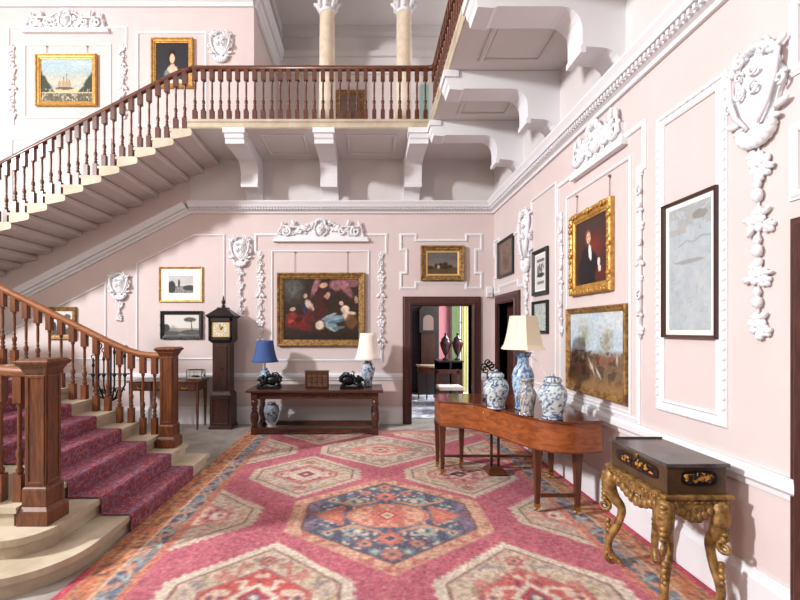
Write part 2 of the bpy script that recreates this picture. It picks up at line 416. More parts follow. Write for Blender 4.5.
for px, l in ((326.5, 'cream marble column upstairs, nearer the stair'), (404.5, 'cream marble column upstairs, nearer the gallery corner')):
    X = BW(px, 0)[0]
    t = thing('marble_column', l, 'column', (X, YB+.12, GT-.01), group='columns upstairs')
    MB().lathe([(.20, 0), (.20, .06), (.18, .09), (.19, .12), (.16, .16)], n=24).build('column_base', WHITE, t)
    MB().lathe([(.15, .15), (.148, .9), (.132, 2.5)], n=24).build('shaft', MARBLE, t)
    c = MB().lathe([(.14, 2.5), (.15, 2.53), (.135, 2.55), (.15, 2.7), (.21, 2.82), (.21, 2.9)], n=16)
    for i in range(8):
        a = 2*PI*i/8
        c.tube([(.14*math.cos(a), .14*math.sin(a), 2.56), (.18*math.cos(a), .18*math.sin(a), 2.66), (.23*math.cos(a), .23*math.sin(a), 2.68), (.22*math.cos(a), .22*math.sin(a), 2.64)], [.03, .035, .025, .015])
    for i in range(4):
        a = PI/4+PI/2*i; c.ell((.22*math.cos(a), .22*math.sin(a), 2.79), (.05, .05, .05))
    c.build('capital', PLASTER, t)
    if l.endswith('stair'): pass

# ---------------------------------------------------------------- wall panel mouldings
n_tr = 30
bead = [(0, 0), (0, .012), (.01, .02), (.026, .02), (.036, .012), (.048, .01), (.048, 0)]
thin = [(0, 0), (0, .012), (.012, .02), (.028, .012), (.028, 0)]
def panel(pts, prof, label, wall='back', beads=False):
    global n_tr
    bo = .068 if prof[-1][0] > .06 else .02
    m = MB(); m.mould(pts, prof, closed=True)
    if beads:
        k = len(pts)
        for i in range(k):
            a = Vector(pts[i]); c = Vector(pts[(i+1) % k]); L = (c-a).length; q = int(L/.06)
            ns = (c-a).normalized(); nn = Vector((ns.y, -ns.x))
            for j in range(q):
                p = a+(c-a)*(j+.5)/q+nn*bo; m.ell((p.x, -.018, p.y), (.017, .009, .017), 6, 4)
    o = struct('trim_%d' % n_tr, m, WHITE, label); n_tr += 1
    if wall == 'back': o.location = (0, YB, 0)
    else: o.location = (XR, 0, 0); o.rotation_euler = (0, 0, -PI/2)
    return o
def bwp(pts): return [BW(*p) for p in pts]
def rwp(pts): return [(-RY(a), RZ(a, c)) for a, c in pts]
def rect(x0, x1, z0, z1): return [(x0, z0), (x0, z1), (x1, z1), (x1, z0)][::-1]
def ears(x0, x1, z0, z1, e, h, bottom=True):
    p = [(x0+e, z0), (x0+e, z0+h), (x0, z0+h)] if False else []
    if bottom:
        p = [(x0, z0), (x0+h, z0), (x0+h, z0+e), (x1-h, z0+e), (x1-h, z0), (x1, z0), (x1, z0+h), (x1-e, z0+h), (x1-e, z1-h), (x1, z1-h), (x1, z1),
             (x1-h, z1), (x1-h, z1-e), (x0+h, z1-e), (x0+h, z1), (x0, z1), (x0, z1-h), (x0+e, z1-h), (x0+e, z0+h), (x0, z0+h)]
    else:
        p = [(x0+e, z0), (x1-e, z0), (x1-e, z1-h), (x1, z1-h), (x1, z1), (x0, z1), (x0, z1-h), (x0+e, z1-h)]
    return p
panel(bwp([(138, 358), (223.5, 358), (223.5, 236), (195, 236), (138, 264)]), thin, 'five sided moulded wall panel beside the clock')
panel(bwp([(-20, 358), (105, 358), (105, 284), (-20, 347)]), thin, 'sloping moulded wall panel under the stair')
x0, z1 = BW(257, 236); x1, z0 = BW(385, 359)
panel(ears(x0, x1, z0, z1, .08, .27, False), bead, 'large moulded frame above the oak side table')
x0, z1 = BW(273, 252); x1, z0 = BW(368, 359)
panel(rect(x0, x1, z0, z1), thin, 'inner moulding around the big painting')
x0, z1 = BW(402, 236); x1, z0 = BW(480, 287)
panel(ears(x0, x1, z0, z1, .1, .22), bead, 'eared moulding above the open doorway')
x0, z1 = BW(10, 29); x1, z0 = BW(125, 126)
panel(ears(x0, x1, z0, z1, .08, .3, False), bead, 'large moulded frame high on the stair wall')
x0, z1 = BW(26, 46); x1, z0 = BW(110, 117)
panel(rect(x0, x1, z0, z1), thin, 'inner moulding high on the stair wall')
x0, z1 = BW(139, 34); x1, z0 = BW(205, 125)
panel(rect(x0, x1, z0, z1), bead, 'moulding around the portrait on the stair wall')
x0, z1 = BW(13, 140); x1, z0 = BW(110, 215)
panel(rect(x0, x1, z0, z1), thin, 'moulding low behind the upper balusters')
# right wall panels, u = -Y
def rrect(pxl, pxr, z0, z1): return rect(-RY(pxl), -RY(pxr), z0, z1)
panel(ears(-RY(495), -RY(524), RZ(495, 292), RZ(495, 243), .09, .22), bead, 'eared moulding above the corner door', 'right')
panel(rrect(532.5, 556, .96, RZ(556, 184)), thin, 'narrow moulded panel holding two prints', 'right')
panel(ears(-RY(559), -RY(643), .93, RZ(641, 128), .07, .3, False), bead, 'large carved frame around the portrait', 'right')
panel(rrect(568, 630, .96, RZ(627, 161)), thin, 'inner moulding around the portrait', 'right')
wide = [(0, 0), (0, .01), (.012, .018), (.024, .008), (.05, .008), (.058, .02), (.078, .02), (.088, .008), (.088, 0)]
panel(rect(-RY(657.5)+.088, -RY(728.5)-.088, 1.04+.088, RZ(728, 69)-.088), wide, 'beaded panel around the framed map', 'right', True)
panel(ears(-RY(800), -.9, 2.36, 3.3, .06, .3), bead, 'moulding above the near door', 'right')

# ================================================================ PLASTERWORK
def spiral(m, cx, cz, r, turns, r0, direction=1, start=0, h=.03, n=14):
    pts = []; rs = []
    for i in range(n+1):
        t = i/n; a = start+direction*2*PI*turns*t; rr = r*(1-.85*t)
        pts.append((cx+rr*math.cos(a), -h, cz+rr*math.sin(a))); rs.append(r0*(1-.4*t))
    m.tube(pts, rs, 6)
def leaf(m, x, z, L, a, wd=.3, h=.02):
    d = Vector((math.cos(a), math.sin(a))); R = Matrix.Rotation(-a, 3, 'Y')
    m.ell((x+d.x*L/2, -h, z+d.y*L/2), (L/2, .018, L*wd/2), 7, 5, R)
def flower(m, x, z, r, n=5, h=.03):
    for i in range(n):
        a = 2*PI*i/n+.3; m.ell((x+r*.6*math.cos(a), -h*.5, z+r*.6*math.sin(a)), (r*.42, .018, r*.42), 6, 4)
    m.ell((x, -h*.6, z), (r*.3, .022, r*.3), 6, 4)
def cartouche(label, loc, rotz, W, H, drop, seed=0, shell=True, dsz=.065):
    """W,H of the shield body; drop = length of the hanging garland below; origin at the centre of the shield"""
    t = thing('plaster_cartouche', label, 'plasterwork', loc, rotz)
    m = MB(); m.ell((0, 0, 0), (W*.42, .07, H*.46), 16, 10); m.ell((0, -.01, H*.25), (W*.36, .07, H*.2), 12, 6)
    m.build('shield', PLASTER, t)
    pl = MB(); pl.prism([(W*.5*math.cos(2*PI*i/32)*(1+.09*math.cos(2*PI*i/32*7)), H*.52*math.sin(2*PI*i/32)*(1+.07*math.cos(2*PI*i/32*7))) for i in range(32)], -.025, 0, 'y')
    for d in (-1, 1):
        spiral(pl, d*W*.16, -H*.02, W*.13, 1.3, W*.03, d, PI/2, .085, 12); spiral(pl, d*W*.14, H*.22, W*.10, 1.2, W*.028, -d, 0, .09, 12)
    pl.build('back_plate', PLASTER, t)
    s = MB()
    for d in (-1, 1):
        s.tube([(d*W*.12, -.04, H*.5), (d*W*.34, -.05, H*.52), (d*W*.5, -.05, H*.34), (d*W*.46, -.06, 0), (d*W*.33, -.06, -H*.28), (d*W*.12, -.05, -H*.5)],
               [W*.04, W*.055, W*.05, W*.05, W*.045, W*.03])
        spiral(s, d*W*.24, H*.50, W*.15, 1.3, W*.04, -d, PI/2, .06)
        spiral(s, d*W*.52, -H*.06, W*.11, 1.1, W*.035, d, -PI/2, .05)
        leaf(s, d*W*.42, H*.40, W*.24, PI/2-d*1.1, .45, .04); leaf(s, d*W*.34, -H*.38, W*.32, PI/2-d*1.35, .4, .03); leaf(s, d*W*.46, .05*H, W*.18, PI/2-d*1.9, .45, .03); leaf(s, d*W*.25, -H*.45, W*.25, PI/2-d*1.9, .45, .03)
        for i in range(5): s.ell((d*W*(.06+.085*i), -.05, H*(.56-.012*i*i)), (W*.055, .035, W*.06), 6, 4)
    s.build('scroll_border', PLASTER, t)
    f = MB(); zz = -H*.62
    if shell:
        for i in range(9):
            a = PI+PI*i/8; f.ell((W*.30*math.cos(a), -.03, zz+.02+H*.16*math.sin(a)), (W*.10, .035, H*.085), 7, 4)
        f.ell((0, -.02, zz), (W*.3, .04, H*.12), 10, 5)
        f.build('shell', PLASTER, t); zz -= H*.2
    if drop > 0:
        g = MB(); rr = random.Random(seed); z = zz; end = zz-drop; k = 0
        while z > end+.02:
            fr = (zz-z)/drop; size = dsz*(1-.2*fr)
            if k % 2 == 0:
                ox = (rr.random()-.5)*size*.5; flower(g, ox, z-size, size*.85, 5, .03); flower(g, -ox*1.6-size*.3, z-size*.45, size*.5, 5, .03); flower(g, size*.55-ox, z-size*1.5, size*.5, 5, .025)
                for q in range(5): a = rr.random()*2*PI; leaf(g, size*.5*math.cos(a), z-size+size*.5*math.sin(a), size*.8, a, .4)
                z -= size*2.0
            else:
                g.ell((0, -.02, z-size*.3), (size*.3, .02, size*.4), 6, 4); g.ell((0, -.02, z-size*1.1), (size*.42, .03, size*.5), 6, 4); z -= size*1.9
            k += 1
        g.tube([(0, -.012, zz+.05), (0, -.012, end)], W*.018)
        g.build('flower_drop', PLASTER, t)
    return t
def crest(label, loc, rotz, W, H):
    t = thing('plaster_crest', label, 'plasterwork', loc, rotz)
    MB().box(-W/2, W/2, -.045, 0, H*.09, H*.2).build('ledge', PLASTER, t)
    MB().box(-W/2-.02, W/2+.02, -.06, 0, 0, H*.088).build('ledge_moulding', PLASTER, t)
    m = MB(); pts = [(-W*.46, H*.2)]
    for i in range(21):
        x = -1+2*i/20; pts.append((x*W*.46, H*(.42+.42*math.exp(-(x*2.4)**2)+.10*math.cos(x*13))))
    pts.append((W*.46, H*.2)); m.prism([(p[0], p[1]) for p in pts], -.03, -.0, 'y')
    m.build('back_plate', PLASTER, t)
    s = MB()
    for d in (-1, 1):
        spiral(s, d*W*.37, H*.42, H*.22, 1.5, H*.06, d, PI/2, .05); spiral(s, d*W*.22, H*.44, H*.16, 1.2, H*.055, -d, 0, .05)
        s.tube([(d*W*.46, -.05, H*.3), (d*W*.42, -.05, H*.68), (d*W*.3, -.05, H*.62), (d*W*.18, -.045, H*.66), (d*W*.1, -.045, H*.84), (0, -.045, H*.92)], H*.034)
        leaf(s, d*W*.28, H*.62, H*.36, PI/2-d*.3, .4, .05); leaf(s, d*W*.42, H*.6, H*.3, PI/2+d*.2, .4, .05); leaf(s, d*W*.15, H*.4, H*.4, PI/2-d*.6, .5, .05)
        flower(s, d*W*.3, H*.4, H*.1, 5, .06)
    rr = random.Random(int(W*100))
    for i in range(54):
        x = (rr.random()-.5)*W*.88; top = H*(.42+.42*math.exp(-(x/W*5)**2)); z = H*.24+rr.random()*(top-H*.2); spiral(s, x, z, H*.07, 1.0, H*.026, rr.choice((-1, 1)), rr.random()*6, .045, 8) if i % 2 else leaf(s, x, z, H*.22, rr.random()*PI, .45, .045)
    s.build('scrolls', PLASTER, t)
    c = MB(); c.ell((0, -.035, H*.52), (H*.19, .06, H*.26), 12, 8); spiral(c, 0, H*.52, H*.11, 1.2, H*.03, 1, 0, .095)
    for d in (-1, 1): c.tube([(d*H*.1, -.05, H*.24), (d*H*.27, -.05, H*.36), (d*H*.27, -.05, H*.66), (d*H*.12, -.05, H*.8)], H*.035)
    for i in range(9):
        a = PI*i/8; c.ell((H*.2*math.cos(a), -.06, H*.8+H*.14*math.sin(a)), (H*.06, .03, H*.09), 6, 4)
    c.build('centre_shield', PLASTER, t)
    return t
def side_drop(label, loc, rotz, H, W=.1):
    t = MB(); n = int(H/.13)
    for i in range(n):
        z = -H*(i+.5)/n; s = W*(.5 if i % 2 else .34)
        if i % 3 == 0: flower(t, 0, z, s, 5, .025)
        elif i % 3 == 1: spiral(t, 0, z, s*.9, 1.2, .012, 1 if i % 2 else -1, PI/2, .03, 10)
        else:
            for d in (-1, 1): leaf(t, 0, z, s*1.5, PI/2+d*2.3, .5)
            t.ell((0, -.03, z+.02), (.02, .02, .03))
    t.tube([(0, -.012, 0), (0, -.012, -H)], .012)
    o = t.build('plaster_drop', PLASTER); o.location = loc; o.rotation_euler = (0, 0, rotz)
    return tag(o, label, 'plasterwork', 'carved drops beside the wall frames')
def onback(px, py, off=.004): x, z = BW(px, py); return (x, YB-off, z)
def onright(px, py, off=.004): return (XR-off, RY(px), RZ(px, py))
R90 = -PI/2
cartouche('white plaster shield and floral drop on wall between clock and big painting', onback(240.5, 250), 0, .33, .38, .78, 1)
cartouche('white plaster shield with short drop above the lower stair rail', onback(120, 285), 0, .31, .34, .36, 2)
cartouche('small white plaster shield upstairs between portrait and opening', onback(221, 46), 0, .34, .38, .0, 3)
cartouche('white plaster shield on right wall between corner door and prints', onright(527.5, 236), R90, .36, .62, .55, 4)
cartouche('largest plaster shield and floral drop, beside the framed map', onright(761.5, 90), R90, .30, .40, 1.0, 5, dsz=.085)
x, z = BW(321, 242); crest('plaster crest crowning frame of the big mythological painting', (x, YB-.004, z), 0, 1.62, .40)
x, z = BW(67, 34); crest('plaster crest high on the stair wall above the harbour landscape', (x, YB-.004, z), 0, 1.46, .40)
crest('plaster crest on right wall above the portrait of a man', (XR, (RY(576)+RY(627))/2, RZ(600, 164)), R90, RY(576)-RY(627), .42)
for px, py, H, l in ((260.5, 252, 1.7, 'left plaster drop of the big painting frame'), (381, 252, 1.7, 'right plaster drop of the big painting frame'),
                     (13, 45, 1.3, 'left plaster drop of the harbour landscape frame'), (123.5, 45, 1.3, 'right plaster drop of the harbour landscape frame')):
    side_drop('white carved '+l, onback(px, py), 0, H, .15)
for px, l in ((561.5, 'white carved plaster drop left of the portrait of a man'), (641, 'white carved plaster drop right of the portrait of a man')):
    side_drop(l, (XR-.0, RY(px+1), RZ(641, 165)), R90, 1.4, .09)
# ================================================================ PICTURES
def picture(label, cx, cz, w_, h_, fw, fn, fmat, wall='back', y=YB, depth=.05, mount=0, mmat=None, cat='painting', nm='framed_painting', res=110, wires=None, slip=0, wlen=.3, tilt=0, crest_=False, pmat=None, slipmat=None):
    if wall == 'back': t = thing(nm, label, cat, (cx, y-.004, cz), 0)
    else: t = thing(nm, label, cat, (XR-.004, cx, cz), R90)
    W, H = w_/2, h_/2
    p = [(0, 0), (0, depth*.75), (fw*.12, depth), (fw*.3, depth*.95), (fw*.45, depth*.7), (fw*.75, depth*.62), (fw*.85, depth*.45), (fw, depth*.4), (fw, 0)]
    path = [(-W+fw, -H+fw), (W-fw, -H+fw), (W-fw, H-fw), (-W+fw, H-fw)]
    m = MB(); m.mould(path, [(fw-a, h) for a, h in p])
    if crest_:
        for sx, n, L in ((0, 13, w_), (1, 13, h_)):
            for i in range(n):
                q = (i+.5)/n-.5; rr = fw*.16*(1+.5*math.cos(q*2*PI*3))
                for d in (-1, 1):
                    c = (q*L, -depth*.9, d*(H-fw*.25)) if sx == 0 else (d*(W-fw*.25), -depth*.9, q*L)
                    m.ell(c, (rr*1.4, .016, rr*1.4), 6, 4)
    m.build('frame', fmat, t)
    iw, ih = w_-2*fw, h_-2*fw
    if slip:
        s = MB(); a, c = iw/2, ih/2
        s.mould([(-a+slip, -c+slip), (a-slip, -c+slip), (a-slip, c-slip), (-a+slip, c-slip)], [(0, depth*.32), (slip, depth*.45), (slip, 0)])
        s.build('slip', slipmat or GILTP, t); iw -= 2*slip; ih -= 2*slip
    if mount:
        s = MB(); a, c = iw/2, ih/2; ml, mb_ = mount
        s.mould([(-a+ml, -c+mb_), (a-ml, -c+mb_), (a-ml, c-mb_), (-a+ml, c-mb_)], [(0, depth*.2), (0, depth*.24), (max(ml, mb_), depth*.24), (max(ml, mb_), 0)] if ml == mb_ else [(0, depth*.2), (0, depth*.24), (min(ml, mb_), depth*.24), (min(ml, mb_), 0)])
        s.build('mount', mmat or IVORY, t)
        if ml != mb_:
            s2 = MB().box(-a, a, -depth*.22, 0, -c, c); s2.build('mount_board', mmat or IVORY, t)
        iw -= 2*ml; ih -= 2*mb_
    nx = res; ny = max(12, int(res*ih/iw)); base_fn = fn
    def fn(u, v):
        k = .022 if cat == 'painting' else .012
        uu = u+k*(fbm(u*16, v*16, 91)-.5)+k*.5*(fbm(u*45, v*45, 93)-.5); vv = v+k*(fbm(u*16, v*16, 97)-.5)+k*.5*(fbm(u*45, v*45, 99)-.5)
        return base_fn(uu, vv)*(1 if cat != 'painting' else (.88+.24*fbm(u*40, v*40, 101)[..., None]))
    colour_grid('canvas' if cat == 'painting' else 'sheet', iw, ih, nx, ny, fn, pmat or (PAINT if cat == 'painting' else PRINT), t, y=-depth*.23)
    if wires:
        for x in wires: wm = MB(); wm.tube([(x*w_, -.012, H-.02), (x*w_, -.008, H+wlen)], .0035, 5); wm.ell((x*w_, -.012, H+wlen), (.014, .014, .014), 6, 4); wm.build('hanging_wire', mat('wire_grey', (130, 110, 104), .5), t)
    return t
def pb(label, x0, y0, x1, y1, fw, fn, fm, **k):
    a, z1 = BW(x0, y0); c, z0 = BW(x1, y1)
    # the drawn outline is the frame's face, a little in front of the wall
    return picture(label, (a+c)/2, (z0+z1)/2, c-a, z1-z0, fw, fn, fm, **k)
def pr(label, xl, xr, cz, h_, fw, fn, fm, **k):
    y0, y1 = RY(xl), RY(xr); return picture(label, (y0+y1)/2, cz, y0-y1, h_, fw, fn, fm, wall='right', **k)

def harbour(u, v):
    img = fill(u, (150, 175, 185)); img = over(img, np.clip(1.25-v*1.6, 0, 1)*np.clip((v-.3)*6, 0, 1), (228, 190, 140))
    img = over(img, fbm(u*4, v*9, 3)*np.clip((v-.6)*3, 0, 1)*.7, (215, 220, 215))
    img = over(img, (v < .33)*1., (196, 178, 140)); img = over(img, (v < .2)*(.6+.4*fbm(u*20, v*10, 4)), (60, 55, 38))
    for s in (0, 1):
        uu = u if s == 0 else 1-u
        img = over(img, np.clip((.68-uu*1.8-v+.12*fbm(u*12, v*12, 8))*12, 0, 1)*(v > .22), (44, 52, 34))
    for x, h in ((.36, .5), (.44, .6), (.5, .66), (.55, .52)):
        img = over(img, ((np.abs(u-x) < .008) & (v > .3) & (v < h))*.9, (95, 70, 50)); img = over(img, blob(u, v, x, .42, .035, .1), (170, 140, 105))
    img = over(img, blob(u, v, .45, .31, .2, .04), (90, 70, 50)); return over(img, (fbm(u*40, v*20, 9) > .62)*(v < .3)*.7, (215, 200, 165))
def lady(u, v):
    img = fill(u, (44, 42, 46)); img = over(img, blob(u, v, .5, .12, .36, .34), (38, 58, 64)); img = over(img, blob(u, v, .5, .3, .2, .18), (222, 190, 168))
    img = over(img, blob(u, v, .5, .45, .07, .14), (212, 176, 150)); img = over(img, blob(u, v, .49, .66, .14, .2), (34, 22, 20)); img = over(img, blob(u, v, .49, .62, .095, .14), (224, 184, 156))
    img = over(img, blob(u, v, .36, .16, .12, .2, .4), (120, 130, 130)*1); return over(img, blob(u, v, .6, .02, .3, .12), (210, 205, 195))
def engraving(u, v):
    img = fill(u, (206, 204, 200)); img = over(img, (v < .42)*.8, (130, 130, 128)); img = over(img, fbm(u*5, v*9, 5)*.6*(v > .5), (160, 162, 165))
    img = over(img, blob(u, v, .12, .35, .18, .4), (50, 50, 52)); img = over(img, blob(u, v, .85, .3, .3, .18), (60, 60, 60)); img = over(img, blob(u, v, .42, .55, .05, .28), (70, 70, 72))
    return over(img, (fbm(u*25, v*18, 6) > .58)*(v < .4)*.6, (60, 60, 62))
def lake(u, v):
    img = fill(u, (216, 212, 205)); img = over(img, (v < .35)*.85, (150, 148, 142)); img = over(img, np.clip((.45-np.abs(u-.25)-v*.8)*6, 0, 1)*.7, (120, 120, 118))
    img = over(img, blob(u, v, .74, .76, .2, .13)*(.5+.5*fbm(u*20, v*14, 2)), (52, 54, 52)); img = over(img, ((np.abs(u-.79+.06*(v-.4)) < .012) & (v > .25) & (v < .76))*1., (40, 40, 40))
    img = over(img, blob(u, v, .05, .35, .12, .22), (60, 60, 58)); img = over(img, blob(u, v, .8, .14, .4, .15)*(.6+.4*fbm(u*20, v*20, 3)), (62, 62, 60)); return over(img, blob(u, v, .2, .1, .3, .12), (80, 80, 78))
def myth(u, v):
    img = fill(u, (46, 32, 26)); img = over(img, fbm(u*6, v*6, 1)*.5, (74, 52, 38)); img = over(img, blob(u, v, .12, .85, .2, .3, 0, .8), (92, 92, 82)); img = over(img, blob(u, v, .5, .5, .12, .5, 0, .8)*.7, (92, 28, 26))
    for x, y, rx, ry, a in ((.43, .9, .05, .24, -.3), (.7, .9, .1, .12, .4), (.83, .86, .07, .22, .5), (.9, .95, .14, .1, 0)):
        k = blob(u, v, x, y, rx, ry, a, .4); img = over(img, k*(.5+.5*fbm(u*42, v*9, 71)), (182, 112, 122))
    for x, y, rx, ry, a, c in ((.53, .9, .07, .05, .5, (214, 160, 130)), (.58, .72, .045, .08, -.4, (196, 150, 124)), (.18, .3, .2, .13, .2, (124, 34, 26)), (.11, .38, .09, .09, 0, (146, 42, 32)), (.28, .22, .12, .09, -.3, (112, 28, 24)), (.2, .33, .06, .05, .5, (70, 22, 22)), (.1, .3, .05, .03, .5, (178, 60, 44)),
                               (.31, .5, .07, .16, .2, (40, 46, 84)), (.34, .58, .06, .1, .4, (226, 190, 170)), (.37, .5, .05, .05, 0, (220, 180, 160)), (.29, .72, .035, .05, 0, (206, 164, 140)), (.35, .36, .08, .2, 0, (92, 34, 34)),
                               (.68, .34, .2, .06, .35, (126, 156, 168)), (.64, .22, .12, .08, -.6, (132, 160, 166)), (.6, .38, .14, .035, .5, (150, 176, 182)), (.7, .3, .14, .03, .2, (78, 108, 130)), (.64, .18, .08, .03, -.7, (168, 186, 186)), (.74, .2, .1, .03, .2, (90, 112, 122)), (.56, .62, .04, .1, .3, (60, 24, 22)), (.48, .24, .07, .09, 0, (222, 206, 182)), (.82, .5, .07, .08, 0, (232, 206, 184)),
                               (.83, .38, .05, .1, .3, (226, 196, 172)), (.77, .6, .035, .05, 0, (214, 172, 146)), (.9, .44, .08, .035, -.2, (224, 190, 168)), (.9, .3, .1, .14, 0, (112, 74, 36)), (.97, .66, .03, .08, 0, (196, 150, 124)), (.12, .5, .05, .04, .4, (206, 170, 150))):
        img = over(img, blob(u, v, x, y, rx, ry, a, .35)*.95, c)
    img = over(img, np.clip((.14-v)*8, 0, 1)*.7, (38, 28, 22)); g = img.mean(-1, keepdims=True); return (img*.85+g*.15)*(.72+.5*fbm(u*26, v*22, 11, 4)[..., None])
def battle(u, v):
    img = fill(u, (108, 104, 104)); img = over(img, np.clip((.75-v)*2, 0, 1)*(v > .3)*.8, (150, 136, 116)); img = over(img, (v < .32)*.9, (92, 72, 46))
    for x, y, rx, ry in ((.1, .3, .14, .12), (.3, .38, .1, .14), (.45, .42, .12, .14), (.6, .44, .12, .16), (.75, .35, .12, .1), (.55, .3, .25, .1)):
        img = over(img, blob(u, v, x, y, rx, ry, 0, .6), (56, 42, 34))
    img = over(img, blob(u, v, .37, .33, .05, .1), (190, 160, 140)); return over(img, fbm(u*9, v*9, 4)*.3, (60, 50, 40))
def sepia(u, v):
    return over(over(fill(u, (112, 92, 84)), fbm(u*5, v*6, 2), (134, 112, 100)), blob(u, v, .5, .35, .3, .3, 0, .9)*.5, (76, 60, 54))
def bill(u, v):
    img = fill(u, (216, 214, 208)); img = over(img, ((np.abs(v-.84) < .045) & (np.abs(u-.5) < .36))*(.5+.5*(np.sin(u*70) > -.2)), (70, 72, 76))
    img = over(img, (np.abs(v-.55) < .2)*(np.abs(u-.5) < .34)*(fbm(u*12, v*14, 2) > .45)*.8, (80, 82, 84)); img = over(img, blob(u, v, .5, .42, .4, .07), (60, 62, 64))
    return over(img, ((np.abs(v-.2) < .04) & (np.abs(u-.5) < .32))*(.5+.5*(np.sin(u*60) > 0)), (90, 92, 96))
def chart(u, v):
    img = fill(u, (186, 194, 190)); img = over(img, (np.abs(fbm(u*3, v*4, 12)-.5) < .02)*.7, (110, 120, 120)); return over(img, (np.abs(fbm(u*6, v*7, 15)-.5) < .02)*.5, (120, 128, 126))
def gentleman(u, v):
    img = fill(u, (66, 44, 38)); img = over(img, blob(u, v, .62, .56, .4, .3, 0, .9)*.8, (134, 46, 36)); img = over(img, blob(u, v, .5, .9, .5, .2, 0, .8)*.5, (70, 52, 52))
    img = over(img, blob(u, v, .42, .2, .36, .34, 0, .15), (30, 26, 30)); img = over(img, blob(u, v, .38, .42, .22, .18, 0, .2), (32, 28, 32)); img = over(img, blob(u, v, .8, .1, .2, .14), (88, 40, 34))
    img = over(img, blob(u, v, .48, .48, .055, .15, .2), (232, 226, 216)); img = over(img, blob(u, v, .41, .75, .10, .10), (120, 82, 56)); img = over(img, blob(u, v, .43, .71, .078, .10, 0, .2), (216, 170, 144))
    for x, y in ((.40, .725), (.465, .725)): img = over(img, blob(u, v, x, y, .015, .009), (70, 48, 44))
    img = over(img, blob(u, v, .44, .66, .025, .009), (170, 90, 80)); img = over(img, blob(u, v, .76, .3, .05, .07), (228, 214, 200)); return over(img, blob(u, v, .78, .2, .05, .06), (222, 200, 184))
def hunt(u, v):
    img = fill(u, (176, 196, 212)); img = over(img, fbm(u*4, v*4, 3)*np.clip((v-.4)*2, 0, 1)*.9, (214, 214, 208)); img = over(img, blob(u, v, .32, .72, .2, .28, 0, .9)*fbm(u*14, v*14, 8), (150, 146, 116))
    img = over(img, blob(u, v, .72, .6, .18, .22, 0, .9)*fbm(u*18, v*18, 9), (140, 126, 92)); img = over(img, np.clip((.5+.06*fbm(u*8, v*2, 1)-v)*10, 0, 1), (122, 98, 76)); img = over(img, (v < .5)*(fbm(u*14, v*14, 6) > .55)*.6, (72, 52, 42))
    img = over(img, np.clip((.2-v)*8, 0, 1)*.8, (150, 116, 74))
    for x, y, a, b in ((.2, .28, .06, .07), (.14, .22, .05, .04), (.62, .4, .06, .06), (.7, .36, .04, .06), (.78, .42, .04, .05)): img = over(img, blob(u, v, x, y, a*.8, b*.8, 0, .7)*(.4+.6*fbm(u*30, v*30, 61)), (170, 66, 54))
    for x, y, a, b, c in ((.45, .3, .03, .16, .5), (.58, .22, .025, .12, .6), (.9, .42, .02, .08, 0), (.28, .4, .03, .05, 0)): img = over(img, blob(u, v, x, y, a, b, c, .7)*.8, (216, 204, 186))
    for x in (.22, .3, .62, .72, .8): img = over(img, blob(u, v, x, .62, .07, .26, 0, .9)*(fbm(u*30, v*24, int(x*50)) > .52)*.6, (134, 122, 92))
    return img
def county(u, v):
    img = fill(u, (176, 186, 192)); f = fbm(u*4, v*8, 21); img = over(img, np.clip(f*1.4-.4, 0, 1)*.6, (205, 208, 206)); img = over(img, (v > .78)*(fbm(u*6, v*14, 2) > .5)*.35, (150, 140, 128))
    img = over(img, (np.abs(v-.68-.05*u-.01*np.sin(u*18)) < .008)*(u > .25)*.35, (126, 122, 120)); img = over(img, (np.abs(fbm(u*5, v*10, 31)-.5) < .014)*.22, (116, 122, 128)); img = over(img, fbm(u*9, v*18, 41)*.3, (128, 132, 136))
    img = over(img, blob(u, v, .5, .55, .4, .02)*.5, (130, 126, 122)); return over(img, blob(u, v, .75, .9, .2, .04)*.6, (120, 112, 104))
DKBR = mat('print_frame_brown', (70, 40, 34), .35)
BLK = mat('print_frame_black', (30, 29, 30), .4, bump=.3, scale=30)
pb('gilt framed harbour landscape with ships, high on the stair wall', 37, 55, 98, 107, .085, harbour, GILT, depth=.06, wires=[-.33, .33], wlen=.14, res=160)
pb('gilt framed half length portrait of a lady, high above the stair rail', 152, 39, 194, 89, .085, lady, GILT, depth=.06)
pb('small black and white landscape print in a thin gilt frame', 159.5, 267, 203, 302, .035, engraving, GILT, cat='print', nm='framed_print', depth=.03, mount=(.13, .12), slip=0)
pb('landscape print in a carved black frame, hung below the gilt framed print', 161, 311, 203, 339, .065, lake, BLK, cat='print', nm='framed_print', depth=.04, crest_=True)
pb('large gilt framed painting of draped reclining figures above the oak side table', 277.5, 273, 365, 346, .11, myth, GILTD, depth=.075, wires=[-.3, .3], wlen=.36, res=280)
pb('small gilt framed painting of a skirmish above the open doorway', 420.5, 246, 464, 281, .09, battle, GILTD, depth=.07, slip=.03)
pr('brown picture in a dark frame above the corner door', 499.2, 514.5, RZ(507, 257), .60, .04, sepia, BLK, cat='print', nm='framed_print', depth=.04, res=50)
pr('black framed printed broadsheet, upper of two on the right wall', 534.5, 549.3, RZ(542, 272), .58, .05, bill, BLK, cat='print', nm='framed_print', depth=.04, res=60, mount=(.02, .02))
pr('black framed pale chart directly under the printed broadsheet', 534.5, 549.3, RZ(542, 317), .41, .035, chart, BLK, cat='print', nm='framed_print', depth=.04, res=60)
y0_ = 2.15*F/(568.6-VX); y1_ = 2.15*F/(609.3-VX)
picture('gilt framed portrait of a man in a dark coat on the right wall', (y0_+y1_)/2, 2.418, y0_-y1_, .84, .10, gentleman, GILT, wall='right', depth=.05, wires=[-.36, .42], wlen=.2, crest_=True, res=110)
y0_ = 2.16*F/(565.6-VX); y1_ = 2.16*F/(624.6-VX)
